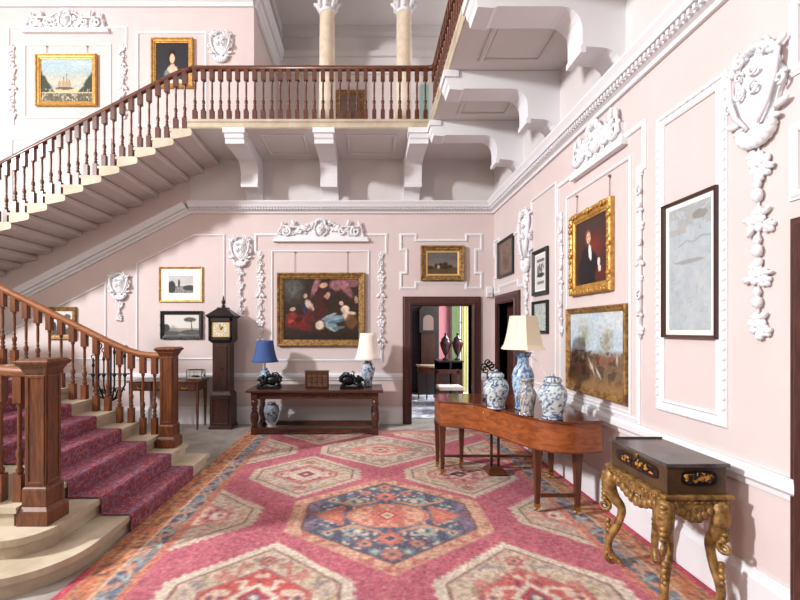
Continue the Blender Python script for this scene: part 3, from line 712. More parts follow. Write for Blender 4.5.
picture('gilt framed hunting scene with riders in red, below the portrait of a man', (y0_+y1_)/2, 1.435, y0_-y1_, .865, .06, hunt, GILTD, wall='right', depth=.04, res=150)
y0_ = 2.165*F/(661-VX); y1_ = 2.165*F/(714.5-VX)
picture('tall framed pale map in a slim brown frame on the right wall', (y0_+y1_)/2, 2.07, y0_-y1_, .965, .022, county, DKBR, wall='right', depth=.035, cat='map', nm='framed_map', mount=(.032, .032), res=120, mmat=IVORY)
pb('small painting in a dark frame seen through the lower balusters', 50, 307, 77, 339, .07, lake, GILTD, depth=.05)
# upstairs
a0 = (336-VX)*9.24/F; a1 = (365-VX)*9.24/F
picture('gilt framed mirror behind the upstairs balusters', (a0+a1)/2, 6.35, a1-a0, .9, .1, sepia, GILTD, y=9.3, cat='mirror', nm='gilt_mirror', depth=.06, res=30)
o = MB().box((421-VX)*9.2/F, (429-VX)*9.2/F, 9.22, 9.3, GT, 6.9).build('cupboard_door', mat('pale_teal', (150, 190, 182), .5)); tag(o, 'pale teal cupboard door upstairs behind the corner balusters', 'cupboard door')

# sensor box on the wall near the corner
x0, z1 = BW(486, 287); x1, z0 = BW(491.5, 297)
t = thing('wall_sensor', 'small white box on back wall near the corner, right of the doorway', 'sensor', ((x0+x1)/2, YB, (z0+z1)/2))
MB().box(-.055, .055, -.06, 0, -.09, .09).build('housing', WHITE, t, bevel=.01); MB().box(-.035, .035, -.066, -.058, -.06, -.02).build('sensor_window', mat('sensor_plastic', (200, 200, 196), .4), t)

# ================================================================ RUG
RX0, RX1, RY0, RY1 = -1.925, 2.165, 1.9, 6.95
def rug_colours(u, v):
    x = RX0+u*(RX1-RX0); y = RY0+v*(RY1-RY0)
    wv = .008*(fbm(x*9, y*9, 77)-.5); x = x+wv*2; y = y+wv*2
    n1 = fbm(x*55, y*55, 5, 2); n2 = fbm(x*3, y*3, 9, 2)
    pink = (190, 92, 108); beige = (200, 178, 156); navy = (88, 92, 112); salmon = (198, 112, 100); tan = (186, 144, 118); teal = (104, 126, 134); cream = (212, 196, 174); brown = (128, 86, 78)
    img = fill(u, pink)
    dots = ((np.mod(x, .075) < .022) & (np.mod(y+.037*(np.floor(x/.075) % 2), .075) < .026))
    img = over(img, dots*.5, (132, 70, 92)); img = over(img, (fbm(x*26, y*26, 33, 2) > .6)*.35, (206, 130, 132)); img = over(img, np.clip(n2-.5, 0, 1)*.7, (208, 110, 118))
    def hexd(cx, cy, hw, hh, sl): dx = np.abs(x-cx); dy = np.abs(y-cy); return np.maximum(dx/hw, (dy+(hh-sl)*dx/hw)/hh)
    def knots(cx, cy, s, seed):  # symmetric angular motif field
        a = np.floor(np.abs(x-cx)/s+.5); b_ = np.floor(np.abs(y-cy)/s+.5)
        return noise2(a*.61+.01, b_*.61+.01, seed)
    def motif(cx, cy, r, c1, c2, c3):
        nonlocal img
        dx = np.abs(x-cx); dy = np.abs(y-cy); d = dx+dy
        img = over(img, (d < r)*1., c1); img = over(img, (d < r*.68)*1., c2); img = over(img, (d < r*.34)*1., c3)
        img = over(img, ((np.abs(dx-dy) < r*.16) & (d < r*1.5) & (d > r*.8))*.9, c1)
    # beige medallions
    Bs = [(-.70, 2.62), (1.03, 2.62), (-.70, 4.86), (1.03, 4.86), (-1.57, 3.78), (1.9, 3.78), (-1.57, 5.82), (1.9, 5.82), (-.70, 6.8), (1.03, 6.8), (.17, 1.6), (-1.57, 1.6), (1.9, 1.6)]
    for i, (cx, cy) in enumerate(Bs):
        hw, hh = .62, .70; d = hexd(cx, cy, hw, hh, .17)
        teeth = .97+.035*(np.sin((x+y)*70) > 0)
        img = over(img, (d < teeth)*1., cream if i < 2 else beige); img = over(img, (d < .86)*(d > .825)*.8, brown); img = over(img, (d < .825)*1., beige)
        k = knots(cx, cy, .034, 3+i); img = over(img, (d < .8)*(k > .66)*(.75 if i < 2 else .5), (190, 112, 102)); img = over(img, (d < .8)*(k < .2)*(.7 if i < 2 else .5), (140, 126, 130)); img = over(img, (d < .8)*(np.abs(k-.5) < .04)*.6, (150, 138, 92))
        d2 = hexd(cx, cy, .36, .34, .06); img = over(img, (d2 < 1)*.8, (170, 100, 100)); img = over(img, (d2 < .93)*1., ((202, 128, 116) if i > 1 else ((196, 96, 90) if i else (196, 84, 80))))
        img = over(img, (d2 < .85)*(k > .6)*.85, cream); img = over(img, (d2 < .85)*(k < .25)*.7, (120, 60, 84))
        motif(cx, cy, .16, cream, (170, 66, 80), navy); motif(cx, cy, .035, cream, cream, cream)
        for sx in (-1, 1): motif(cx+sx*.27, cy, .055, cream, salmon, navy); motif(cx, cy+sx*.42, .07, (170, 84, 90), tan, brown)
    # far pale medallion
    for cx, cy in ((.17, 5.85),):
        d = hexd(cx, cy, .82, .78, .2); img = over(img, (d < .98)*1., beige); img = over(img, (d < .88)*(d > .85)*.7, brown); k = knots(cx, cy, .036, 41)
        img = over(img, (d < .84)*(k > .62)*.7, (150, 120, 110)); img = over(img, (d < .84)*(k < .22)*.6, (168, 170, 150)); d2 = hexd(cx, cy, .4, .32, .08); img = over(img, (d2 < 1)*1., (208, 128, 118)); img = over(img, (d2 < .8)*(k > .5)*.8, cream); motif(cx, cy, .14, salmon, cream, (170, 80, 90))
    # navy centre medallion
    cx, cy = .175, 3.79; d = hexd(cx, cy, .86, .94, .31); k = knots(cx, cy, .03, 8)
    img = over(img, (d < 1.0)*1., (206, 150, 124)); img = over(img, (d < .98)*(d > .86)*(np.sin((x-y)*60)*np.sin((x+y)*60) > .1)*.8, (214, 182, 148)); img = over(img, (d < .98)*(d > .86)*(k > .7)*.7, (186, 92, 90))
    img = over(img, (d < .85)*1., brown); img = over(img, (d < .835)*1., navy); img = over(img, (d < .82)*(k > .7)*.9, (110, 132, 150)); img = over(img, (d < .82)*(k < .17)*.9, (160, 86, 104)); img = over(img, (d < .82)*(np.abs(k-.45) < .03), cream)
    ax = np.abs(x-cx); ay = np.abs(y-cy)
    lf = (ax > .62)&(d < .83); img = over(img, lf*.55*(fbm(x*20, y*20, 4) > .42), (164, 104, 128))
    for px_, py_, r, c1, c2, c3 in ((0, .42, .12, salmon, (220, 130, 110), navy), (.3, .30, .1, (178, 168, 150), (140, 160, 150), navy), (.26, .3, .04, cream, cream, cream), (.2, .5, .07, salmon, tan, navy), (.42, .12, .05, tan, salmon, navy), (.5, .34, .07, teal, cream, navy), (.12, .62, .06, teal, (150, 160, 150), cream), (0, .66, .09, salmon, tan, brown)):
        for sx in (-1, 1):
            for sy in (-1, 1): motif(cx+sx*px_, cy+sy*py_, r, c1, c2, c3)
    tri = (ax > .38) & (ax < .64) & (ay < (.66-ax)*.75); img = over(img, tri*1., salmon); img = over(img, ((ax > .4) & (ax < .6) & (ay < (.62-ax)*.5))*(k > .5)*.8, (224, 130, 104))
    hook = (np.abs(ay-.2-.5*np.abs(ax-.3)) < .022) & (ax < .55) & (ax > .08); img = over(img, hook*1., (206, 148, 116))
    core = (ax/.36)**2+(ay/.24)**2; img = over(img, (core < 1)*1., (214, 128, 108)); img = over(img, (core < .82)*1., salmon); img = over(img, (core < .8)*(k > .55)*.8, (224, 176, 140)); motif(cx, cy, .1, (198, 70, 76), cream, (160, 150, 80))
    # borders
    for e in (x-RX0, RX1-x):
        img = over(img, (e < .44)*1., (204, 124, 100)); img = over(img, (e < .43)*(np.sin(y*60)*np.sin(e*80) > .2)*.4, (186, 66, 80))
        img = over(img, (e < .385)*1., tan); img = over(img, (e < .375)*1., navy); kk = fbm(y*9, e*14, 17, 2)
        z = np.mod(y, .22)/.22; img = over(img, (e < .375)*(e > .24)*(fbm(y*16, e*22, 37, 2) > .56)*.8, (196, 140, 112)); img = over(img, (np.abs(e-.305-.045*np.sin(y*14)) < .009)*.9, (200, 186, 160)); img = over(img, (e < .37)*(e > .24)*(np.abs(z-.5-(e-.3)*3) < .13)*.9, (206, 140, 108)); img = over(img, (e < .37)*(e > .24)*(np.abs(z-.9+(e-.3)*3) < .09)*.9, (150, 170, 170)); img = over(img, (e < .37)*(e > .24)*(kk > .6)*.7, (110, 130, 146))
        img = over(img, (e < .24)*1., (214, 186, 150)); img = over(img, (e < .225)*1., (196, 112, 78)); img = over(img, (e < .22)*(fbm(y*22, e*26, 19, 2) > .52)*.75, (206, 158, 112)); img = over(img, (e < .22)*(fbm(y*30, e*30, 29, 2) > .64)*.8, (112, 82, 70))
        img = over(img, (e < .1)*(e > .085)*.5, (120, 72, 60)); img = over(img, (e < .055)*((x > 0) | (y < 2.95))*1., (190, 66, 84))
    e = RY1-y; img = over(img, (e < .22)*1., (200, 140, 116)); img = over(img, (e < .2)*(fbm(x*16, y*16, 3) > .5)*.6, (160, 110, 110)); img = over(img, (e < .05)*1., (184, 76, 84))
    
    for _ in range(2):
        p = np.pad(img, ((1, 1), (1, 1), (0, 0)), mode='edge'); img = (p[:-2, 1:-1]+p[2:, 1:-1]+p[1:-1, :-2]+p[1:-1, 2:]+2*p[1:-1, 1:-1])/6
    g = img.mean(-1, keepdims=True); img = img*.80+(g*.7+52)*.20
    sp = noise2(x/.011, y/.011, 55); img = over(img, (sp > .82)*.35, (206, 170, 156)); img = over(img, (sp < .14)*.3, (110, 78, 88))
    return img*(.84+.32*n1[..., None])*(.92+.16*n2[..., None])
rg = colour_grid('patterned_rug', RX1-RX0, RY1-RY0, 470, 580, rug_colours, WOOL, None, flat=(RX0, RY0, 0))
sol = rg.modifiers.new('thickness', 'SOLIDIFY'); sol.thickness = .010; sol.offset = 1
tag(rg, 'large red, cream and navy medallion rug covering the hall floor', 'rug')
# flagstones beside the rug
# ================================================================ LOWER STAIRCASE
RI = .137; NX = [-1.93, -2.17, -2.44]+[-2.44-.275*i for i in range(1, 14)]
SY0, SY1 = 2.98, 5.16
stair = thing('stone_staircase', 'lower stone staircase with red carpet runner and oak balustrades rising left', 'staircase', (0, 0, 0))
def rounded_step(x, r, z0, z1, yfar):
    cx, cy = -2.44, 3.05; pts = [(x, yfar), (x, cy)]
    for i in range(1, 25):
        a = -PI/2*i/24*2; pts.append((cx+(x-cx)*math.cos(a), cy+r*math.sin(a)))
    pts += [(cx-(x-cx), yfar)] if False else [(-3.0, cy), (-3.0, yfar)]
    m = MB(); nose = .03
    m.prism(pts, z1-.045, z1, 'z'); inner = [(cx+(p[0]-cx)*(1-nose/max(.2, x-cx)) if p[0] > cx-.9 else p[0], p[1]+(nose if p[1] < cy else 0)) for p in pts]
    inner = [(p[0], min(p[1], yfar-.02) if p[1] > cy else p[1]) for p in inner]
    m.prism(inner, z0, z1-.045, 'z'); return m
def st_far(px, py, z): return EYE
rounded_step(NX[0], .50, 0, RI, 5.24).build('step', STONE, stair)
rounded_step(NX[1], .27, RI, 2*RI, 5.2).build('step', STONE, stair)
for k in range(3, 16):
    x = NX[k-1]; z = RI*k; m = MB(); m.box(x-.32, x, SY0, SY1, z-.042, z); m.box(x-.32, x-.03, SY0+.02, SY1-.02, max(0, z-RI-.16) if k > 3 else RI*2, z-.042)
    if k == 3: m.box(-2.98, x-.03, SY0+.02, SY1-.02, 0, 2*RI)
    m.build('step', STONE, stair)
m = MB(); m.box(-8.6, NX[15], SY0, GY-.05, 15*RI-.12, 16*RI-.06); m.build('landing', STONE, stair)
# runner carpet
def runner(u, v):
    img = fill(u, (140, 78, 84)); n = fbm(u*62, v*400, 3, 2); img = over(img, (n > .58)*.8, (118, 62, 84)); img = over(img, (fbm(u*48, v*330, 8, 2) > .62)*.8, (176, 108, 112)); img = over(img, (fbm(u*44, v*300, 12, 2) > .64)*.8, (118, 110, 140))
    return img
RYA, RYB = 3.48, 4.72
pts = [(NX[0]+.012, .012)]
for k in range(1, 16):
    z = RI*k
    pts += [(NX[k-1]+.012, z-.045), (NX[k-1]+.014, z-.01), (NX[k-1]+.004, z+.011), (NX[k-1]-.02, z+.013)]
    if k < 15: pts += [(NX[k]+.012, z+.012)]
nu = 120; dense = []
for i in range(len(pts)-1):
    a = Vector(pts[i]); c = Vector(pts[i+1]); q = max(1, int((c-a).length/.011))
    for j in range(q): dense.append(a+(c-a)*j/q)
nv = len(dense); U, V = np.meshgrid(np.linspace(0, 1, nu), np.linspace(0, 1, nv)); rgb = linA(runner(U, V))
vs = [(p.x, RYA+(RYB-RYA)*i/(nu-1), p.y) for p in dense for i in range(nu)]
fs = [(j*nu+i, j*nu+i+1, (j+1)*nu+i+1, (j+1)*nu+i) for j in range(nv-1) for i in range(nu-1)]
me = bpy.data.meshes.new('stair_carpet'); me.from_pydata(vs, [], fs); ca = me.color_attributes.new('Col', 'FLOAT_COLOR', 'POINT')
ca.data.foreach_set('color', np.concatenate([rgb.reshape(-1, 3), np.ones((nu*nv, 1))], 1).ravel()); me.materials.append(WOOL)
o = bpy.data.objects.new('stair_carpet', me); col.objects.link(o); tag(o, 'dark red patterned carpet runner down the middle of the lower stair', 'carpet')
# balusters ------------------------------------------------
def baluster_mesh(H, s=.030):
    m = MB(); a = .20*H; b_ = .22*H
    m.box(-s, s, -s, s, 0, b_); m.box(-s, s, -s, s, H-a, H+.03)
    p = [(.016, b_), (.024, b_+.012), (.026, b_+.03), (.014, b_+.045), (.024, b_+.065), (.015, b_+.085), (.023, b_+.11), (.026, b_+.14), (.014, b_+.165), (.012, b_+.18), (.019, b_+.19), (.012, b_+.2),
         (.016, b_+.24), (.0185, H-a-.12), (.0155, H-a-.03), (.022, H-a-.018), (.018, H-a)]
    m.lathe([(r*(.86 if .4 < h < .6 else 1), h) for r, h in p], n=10); return m
def copyob(src, loc, parent, zs=1):
    c = src.copy(); col.objects.link(c); c.parent = parent; c.location = loc; c.scale = (1, 1, zs); return c
H0 = .78
def rail_tube(name, pts, mat_, parent, w_=.034, h_=.03, ax='x'):
    """handrail of rounded section swept along pts (3-D)"""
    P = [Vector(p) for p in pts]; sec = [(-w_, -h_), (-w_*1.1, -h_*.2), (-w_*.9, h_*.6), (-w_*.4, h_), (w_*.4, h_), (w_*.9, h_*.6), (w_*1.1, -h_*.2), (w_, -h_), (w_*.5, -h_*1.5), (-w_*.5, -h_*1.5)]
    vs = []; n = len(sec)
    for j, p in enumerate(P):
        d = (P[min(j+1, len(P)-1)]-P[max(j-1, 0)]).normalized(); s = d.cross(Vector((0, 0, 1))).normalized(); u_ = s.cross(d)
        for a, b_ in sec: vs.append(tuple(p+s*a+u_*b_))
    fs = [(j*n+i, j*n+(i+1) % n, (j+1)*n+(i+1) % n, (j+1)*n+i) for j in range(len(P)-1) for i in range(n)]
    fs += [tuple(range(n)), tuple((len(P)-1)*n+i for i in range(n))]
    return MB().add(vs, fs, True).build(name, mat_, parent)
def low_rail_z(x):
    # top of handrail centre line; level by the newel then following the flight
    zz = np.interp(x, [-9, -3.05, -2.85, -2.7, -2.55, -2.3], [1.505+(9-3.05)*.5, 1.505, 1.415, 1.365, 1.345, 1.345]); return float(zz)
def newel(y, label=None):
    t = thing('newel_post', None, None, (-2.34, y, 2*RI)); t.parent = stair
    m = MB(); m.box(-.11, .11, -.11, .11, 0, .10); m.frust(0, 0, .10, .13, .11, .11, .088, .088); m.box(-.088, .088, -.088, .088, .13, .25); m.frust(0, 0, .25, .265, .088, .088, .078, .078); m.build('plinth', NEWEL, t, bevel=.004)
    m = MB(); m.box(-.075, .075, -.075, .075, .26, 1.07)
    for rot in range(4):
        mm = MB(); mm.mould([(-.045, .3), (.045, .3), (.045, 1.03), (-.045, 1.03)], [(0, .0755), (0, .081), (.02, .081), (.02, .0755)])
        R = Matrix.Rotation(rot*PI/2, 3, 'Z'); mm.v = [tuple(R @ Vector(q)) for q in mm.v]; m.add(mm.v, mm.f)
    m.build('shaft', NEWEL, t, bevel=.003)
    m = MB(); m.frust(0, 0, 1.06, 1.10, .078, .078, .095, .095); m.box(-.10, .10, -.10, .10, 1.10, 1.115); m.frust(0, 0, 1.115, 1.135, .102, .102, .122, .122); m.box(-.122, .122, -.122, .122, 1.135, 1.15); m.frust(0, 0, 1.15, 1.165, .118, .118, .10, .10); m.build('cap', NEWEL, t, bevel=.003)
bal0 = None
for yr in (5.06, 3.1):
    newel(yr)
    xs = [-2.42-.275*i/2*1 for i in range(0, 26)]
    P = [(x, yr, low_rail_z(x)) for x in [-2.38, -2.45, -2.52, -2.6, -2.68, -2.76, -2.84, -2.92, -3.0, -3.08, -3.2, -3.6, -4.5, -5.95]]
    rail_tube('handrail', P, OAKX, stair)
    for i in range(0, 25):
        x = -2.51-.1375*i
        k = max(j for j in range(3, 16) if NX[j-1]-0.0 > x-.0) if x < NX[2] else 3
        zb = RI*k; H = low_rail_z(x)-.05-zb
        if bal0 is None:
            bal0 = baluster_mesh(H0).build('baluster', OAK, stair); bal0.location = (x, yr, zb); bal0.scale = (1, 1, H/H0)
        else: copyob(bal0, (x, yr, zb), stair, H/H0)

# ================================================================ UPPER FLIGHT + GALLERY BALUSTRADE
up = thing('stone_staircase', 'upper cantilevered stone flight with dark wood balusters rising right to the gallery', 'staircase', (0, 0, 0))
TR = .265; UX0 = -2.62
for k in range(1, 19):
    x = UX0-TR*k; z = GT-RI*k
    sec = [(x-.03, z), (x+TR+.01, z), (x+TR+.03, z-.03), (x+TR+.03, z-.085), (x+TR+.01, z-.105), (x+.16, z-.128), (x+.07, z-.145), (x+.035, z-.150), (x, z-.143), (x, z-.04), (x-.03, z-.035)]
    m = MB(); n = len(sec); m.prism(sec, GY-.03, YB-.003, 'y')
    # painted underside
    for fi in range(len(m.f)-n, len(m.f)):
        j = fi-(len(m.f)-n)
        if 2 <= j <= 8: m.mi[fi] = 1
    m.build('step', [STONE, mat('soffit_paint', (206, 194, 190), .8)], up)
bz = 4.73
def up_rail_z(x): return float(np.interp(x, [-9, -2.95, -2.78, -2.62, -2.5, 9], [GT+.79-RI/TR*(9-2.72), GT+.79-RI/TR*.23, GT+.745, GT+.785, GT+.80, GT+.80]))
b1 = baluster_mesh(H0, .031).build('baluster', RAILW, up)
first = True
for k in range(1, 19):
    for f in (.03, .163):
        x = UX0-TR*k+f; z = GT-RI*k; H = up_rail_z(x)-.045-z
        if first: b1.location = (x, GY+.05, z); b1.scale = (1, 1, H/H0); first = False
        else: copyob(b1, (x, GY+.05, z), up, H/H0)
rail_tube('handrail', [(x, GY+.05, up_rail_z(x)) for x in (-7.4, -5, -3.5, -3.0, -2.95, -2.87, -2.78, -2.7, -2.62)], RAILW, up)
gal = thing('gallery_balustrade', 'dark turned wood balustrade around the upper gallery', 'balustrade', (0, 0, 0))
n_b = 28; first = None
for i in range(n_b):
    x = -2.57+i*(GX+.05+2.57)/n_b
    if first is None:
        first = baluster_mesh(.765, .031).build('baluster', RAILW, gal); first.location = (x, GY+.05, GT-.005)
    else: copyob(first, (x, GY+.05, GT-.005), gal)
y = GY+.05
while y > 2.4:
    copyob(first, (GX+.05, y, GT-.005), gal); y -= .127
rail_tube('handrail', [(-2.62, GY+.05, GT+.80), (GX-.08, GY+.05, GT+.80), (GX-.02, GY+.045, GT+.80), (GX+.02, GY+.03, GT+.80), (GX+.045, GY-.01, GT+.80), (GX+.05, GY-.08, GT+.80), (GX+.05, 2.2, GT+.80)], RAILW, gal)

# ================================================================ FURNITURE
# long oak side table ------------------------------------------------
t = thing('oak_side_table', 'long old oak side table with turned legs under the big painting', 'table', (0, 0, .011))
X0, X1, Y0, Y1, ZT = -1.885, .235, 6.58, 7.32, .70
MB().box(X0, X1, Y0, Y1, ZT-.04, ZT).build('tabletop', TABLEW, t, bevel=.01)
m = MB(); m.box(X0+.14, X1-.14, Y0+.09, Y0+.12, ZT-.15, ZT-.04); m.box(X0+.14, X1-.14, Y1-.12, Y1-.09, ZT-.15, ZT-.04)
for i in range(26): m.ell((X0+.22+i*.065, Y0+.088, ZT-.095), (.02, .008, .025), 6, 4)
m.build('apron', TABLEW, t)
m = MB(); m.box(X0+.09, X0+.13, Y0+.14, Y1-.14, ZT-.15, ZT-.04); m.box(X1-.13, X1-.09, Y0+.14, Y1-.14, ZT-.15, ZT-.04); m.build('end_apron', TABLEW, t)
for lx in (X0+.12, X1-.12):
    for ly in (Y0+.11, Y1-.11):
        m = MB(); m.box(lx-.045, lx+.045, ly-.045, ly+.045, .0, .115); m.box(lx-.045, lx+.045, ly-.045, ly+.045, ZT-.16, ZT-.04)
        m.lathe([(r*1.15, h) for r, h in [(.03, .115), (.045, .13), (.03, .15), (.05, .2), (.058, .26), (.05, .33), (.032, .38), (.045, .4), (.03, .42), (.046, .47), (.05, .5), (.035, .535), (.03, .545)]], cx=lx, cy=ly, n=14); m.build('leg', TABLEW, t)
m = MB(); m.box(X0+.165, X1-.165, Y0+.075, Y0+.145, .035, .10); m.box(X0+.165, X1-.165, Y1-.145, Y1-.075, .035, .10); m.box(X0+.085, X0+.155, Y0+.155, Y1-.155, .035, .10); m.box(X1-.155, X1-.085, Y0+.155, Y1-.155, .035, .10); m.build('stretcher', TABLEW, t)

ZT += .012
def at(px, py, Y): return ((px-VX)*Y/F, Y, EYE-(py-VY)*Y/F)
def porcelain(name, parent, prof, fn, cx=0, cy=0, n=48, sub=3, mat_=None):
    """a lathe with a painted pattern as its own glaze"""
    pr_ = []
    for (r0, h0), (r1, h1) in zip(prof[:-1], prof[1:]):
        q = max(1, int(max(abs(h1-h0), abs(r1-r0))/.008))
        for i in range(q): pr_.append((r0+(r1-r0)*i/q, h0+(h1-h0)*i/q))
    pr_.append(prof[-1]); k = len(pr_); H = prof[-1][1]
    th = np.arange(n)*2*PI/n; A, B = np.meshgrid(th, np.arange(k))
    hh = np.array([p[1] for p in pr_])[B]; rgb = linA(fn(A, hh/H))
    vs = [(cx+r*math.cos(a), cy+r*math.sin(a), h) for r, h in pr_ for a in th]
    fs = [(j*n+i, j*n+(i+1) % n, (j+1)*n+(i+1) % n, (j+1)*n+i) for j in range(k-1) for i in range(n)]
    fs += [tuple(range(n-1, -1, -1)), tuple((k-1)*n+i for i in range(n))]
    me = bpy.data.meshes.new(name); me.from_pydata(vs, [], fs); ca = me.color_attributes.new('Col', 'FLOAT_COLOR', 'POINT')
    ca.data.foreach_set('color', np.concatenate([rgb.reshape(-1, 3), np.ones((n*k, 1))], 1).ravel()); me.materials.append(mat_ or PORC)
    me.polygons.foreach_set('use_smooth', [True]*(len(fs)-2)+[False]*2)
    o = bpy.data.objects.new(name, me); col.objects.link(o); o.parent = parent; return o
def blue(seed, base=(204, 216, 214), ink=(44, 60, 104), dens=.56, sc_=1.0, bands=True):
    def f(a, h):
        img = fill(a, base); x = np.cos(a)*2.2*sc_+seed; y = np.sin(a)*2.2*sc_+h*5*sc_
        n = fbm(x*2.3+h*2, y*2.3, seed, 3); n3 = fbm(x*8+h*6, y*8, seed+9, 2); img = over(img, np.clip((n-dens-.03)*18, 0, 1)*(n3 > .36)*.9, ink)
        n2 = fbm(x*4.5+7, y*4.5-h*4, seed+4, 2); img = over(img, np.clip((n2-dens-.09)*14, 0, 1)*.75, (84, 104, 148))
        if bands:
            for b_ in (.07, .93): img = over(img, (np.abs(h-b_) < .015)*.7, ink)
        return img
    return f
def shade_sq(name, parent, z0, z1, r0, r1, m_, n=6, rot=0, concave=.22):
    """panelled bell-shaped shade, open top and bottom"""
    m = MB(); K = 8; vs = []; fs = []
    for k in range(K+1):
        t_ = k/K; r = r0+(r1-r0)*(t_**.55); z = z0+(z1-z0)*t_
        for i in range(n): a = 2*PI*i/n+rot; vs.append((r*math.cos(a), r*math.sin(a), z))
    for k in range(K):
        for i in range(n): fs.append((k*n+i, k*n+(i+1) % n, (k+1)*n+(i+1) % n, (k+1)*n+i))
    m.add(vs, fs, n > 12)
    o = m.build(name, m_, parent, recalc=False); s = o.modifiers.new('cloth', 'SOLIDIFY'); s.thickness = .004; return o
# lamps on the oak table
t = thing('table_lamp', 'table lamp with deep blue bell shade on the oak side table', 'lamp', (at(265, 385, 7.05)[0], 7.05, ZT+.0))
porcelain('lamp_body', t, [(.06, 0), (.075, .01), (.06, .03), (.045, .05), (.085, .12), (.095, .17), (.08, .23), (.04, .27), (.045, .30)], blue(3, base=(160, 190, 200)))
MB().lathe([(.012, .295), (.012, .45)], n=10).build('lamp_stem', BRASS, t); shade_sq('lamp_shade', t, .40, .75, .225, .13, BLUESH, 24)
t = thing('table_lamp', 'table lamp with ivory bell shade and blue and white vase base, on the oak table', 'lamp', (at(368, 386, 7.05)[0], 7.05, ZT))
porcelain('lamp_body', t, [(.055, 0), (.07, .012), (.065, .05), (.11, .24), (.115, .30), (.09, .36), (.05, .39), (.065, .43)], blue(5, base=(188, 200, 208), dens=.52))
MB().lathe([(.05, .425), (.02, .44), (.012, .47)], n=12).build('lamp_stem', BLACKW, t); shade_sq('lamp_shade', t, .44, .87, .225, .13, IVORY, 28)
# black sculptures
def lion(label, x, y, z, flip):
    t = thing('bronze_ornament', label, 'ornament', (x, y, z), 0, 'black ornaments on the oak table'); f = flip
    MB().box(-.19, .19, -.09, .09, 0, .03).build('plinth', IRON, t, bevel=.008)
    m = MB(); m.ell((f*.06, 0, .12), (.12, .06, .085), 12, 8); m.ell((-f*.08, 0, .10), (.08, .055, .06), 10, 6)
    for i in range(9):
        a = PI*i/8; m.ell((f*(.06+.12*math.cos(a)), -.03, .12+.085*math.sin(a)), (.03, .03, .03))
    for d in (-1, 1):
        m.tube([(-f*.05, d*.04, .09), (-f*.12, d*.05, .05), (-f*.17, d*.05, .04)], [.03, .025, .03]); m.tube([(f*.12, d*.04, .08), (f*.15, d*.06, .05), (f*.10, d*.06, .04)], [.04, .035, .028])
    m.build('body', IRON, t)
    h = MB(); h.ell((-f*.13, 0, .14), (.05, .045, .045), 10, 6); h.ell((-f*.175, 0, .125), (.03, .03, .022))
    for i in range(8): a = 2*PI*i/8; h.ell((-f*.10, .045*math.cos(a), .14+.045*math.sin(a)), (.025, .02, .02))
    h.build('head', IRON, t)
    q = MB(); q.tube([(f*.16, 0, .1), (f*.2, 0, .16), (f*.12, 0, .24), (f*.04, 0, .235), (f*.05, 0, .20), (f*.09, 0, .21)], [.015, .016, .014, .012, .01, .012]); q.tube([(-f*.02, -.03, .18), (-f*.04, -.04, .25), (f*.0, -.04, .27)], [.012, .01, .012]); q.build('tail', IRON, t)
lion('black bronze crouching beast ornament in front of the blue shaded lamp', at(270, 387, 6.9)[0], 6.86, ZT, 1)
lion('black bronze crouching beast ornament beside the ivory shaded lamp', at(352, 387, 6.9)[0], 6.86, ZT, -1)
t = thing('carved_box', 'carved brown wooden box standing in the middle of the oak side table', 'box', (at(317, 388, 6.9)[0], 6.92, ZT))
MB().box(-.185, .185, -.07, .07, 0, .25).build('body', mat('box_wood', (112, 78, 52), .5, c2=(60, 38, 26), scale=30, bump=.8), t, bevel=.006)
m = MB(); m.mould([(-.16, .03), (.16, .03), (.16, .22), (-.16, .22)], [(0, 0), (0, .012), (.022, .012), (.022, 0)]); m.v = [(x, y-.07, z) for x, y, z in m.v]
for x in (-.08, 0, .08): m.box(x-.005, x+.005, -.08, -.07, .05, .2)
for z in (.09, .13, .165): m.box(-.14, .14, -.079, -.07, z, z+.006)
m.build('carved_front', TABLEW, t); MB().box(-.195, .195, -.08, .08, .25, .27).build('lid', TABLEW, t, bevel=.004)
t = thing('porcelain_jar', 'blue and white jar standing on the floor beneath the oak side table', 'jar', (at(274, 420, 7.3)[0], 7.12, 0))
MB().lathe([(.09, 0), (.1, .02), (.06, .06), (.1, .12)], n=16).build('stand', WHITE, t)
porcelain('jar_body', t, [(.07, .12), (.11, .2), (.13, .30), (.11, .38), (.06, .42), (.07, .44)], blue(9, base=(190, 204, 216)))

# longcase clock ------------------------------------------------
t = thing('longcase_clock', 'dark longcase clock with brass square dial against the back wall', 'clock', (at(221, 425, 7.1)[0], 7.22, 0))
m = MB(); m.box(-.19, .19, -.17, .17, 0, .05); m.box(-.175, .175, -.155, .155, .05, .56); m.frust(0, 0, .56, .62, .175, .155, .14, .125); m.mould([(-.12, .1), (.12, .1), (.12, .5), (-.12, .5)], [(0, .155), (0, .168), (.02, .168), (.02, .155)]); m.build('base', CLOCKW, t, bevel=.004)
MB().box(-.14, .14, -.125, .125, .61, 1.44).build('trunk', CLOCKW, t, bevel=.004)
d = MB().box(-.10, .10, -.14, -.12, .68, 1.38).build('trunk_door', CLOCKW, t, bevel=.004); MB().lathe([(.03, 0), (.03, .01)], n=16).build('bullseye', BLACKW, d).location = (0, -.14, 1.0)
d.children[0].rotation_euler = (PI/2, 0, 0)
m = MB(); m.frust(0, 0, 1.42, 1.47, .15, .13, .20, .17); m.box(-.19, .19, -.13, .15, 1.47, 1.83); m.box(-.195, -.155, -.165, -.12, 1.47, 1.83); m.box(.155, .195, -.165, -.12, 1.47, 1.83); m.box(-.195, .195, -.165, -.12, 1.77, 1.83); m.box(-.195, .195, -.165, -.12, 1.47, 1.51); m.frust(0, 0, 1.83, 1.87, .2, .17, .235, .2)
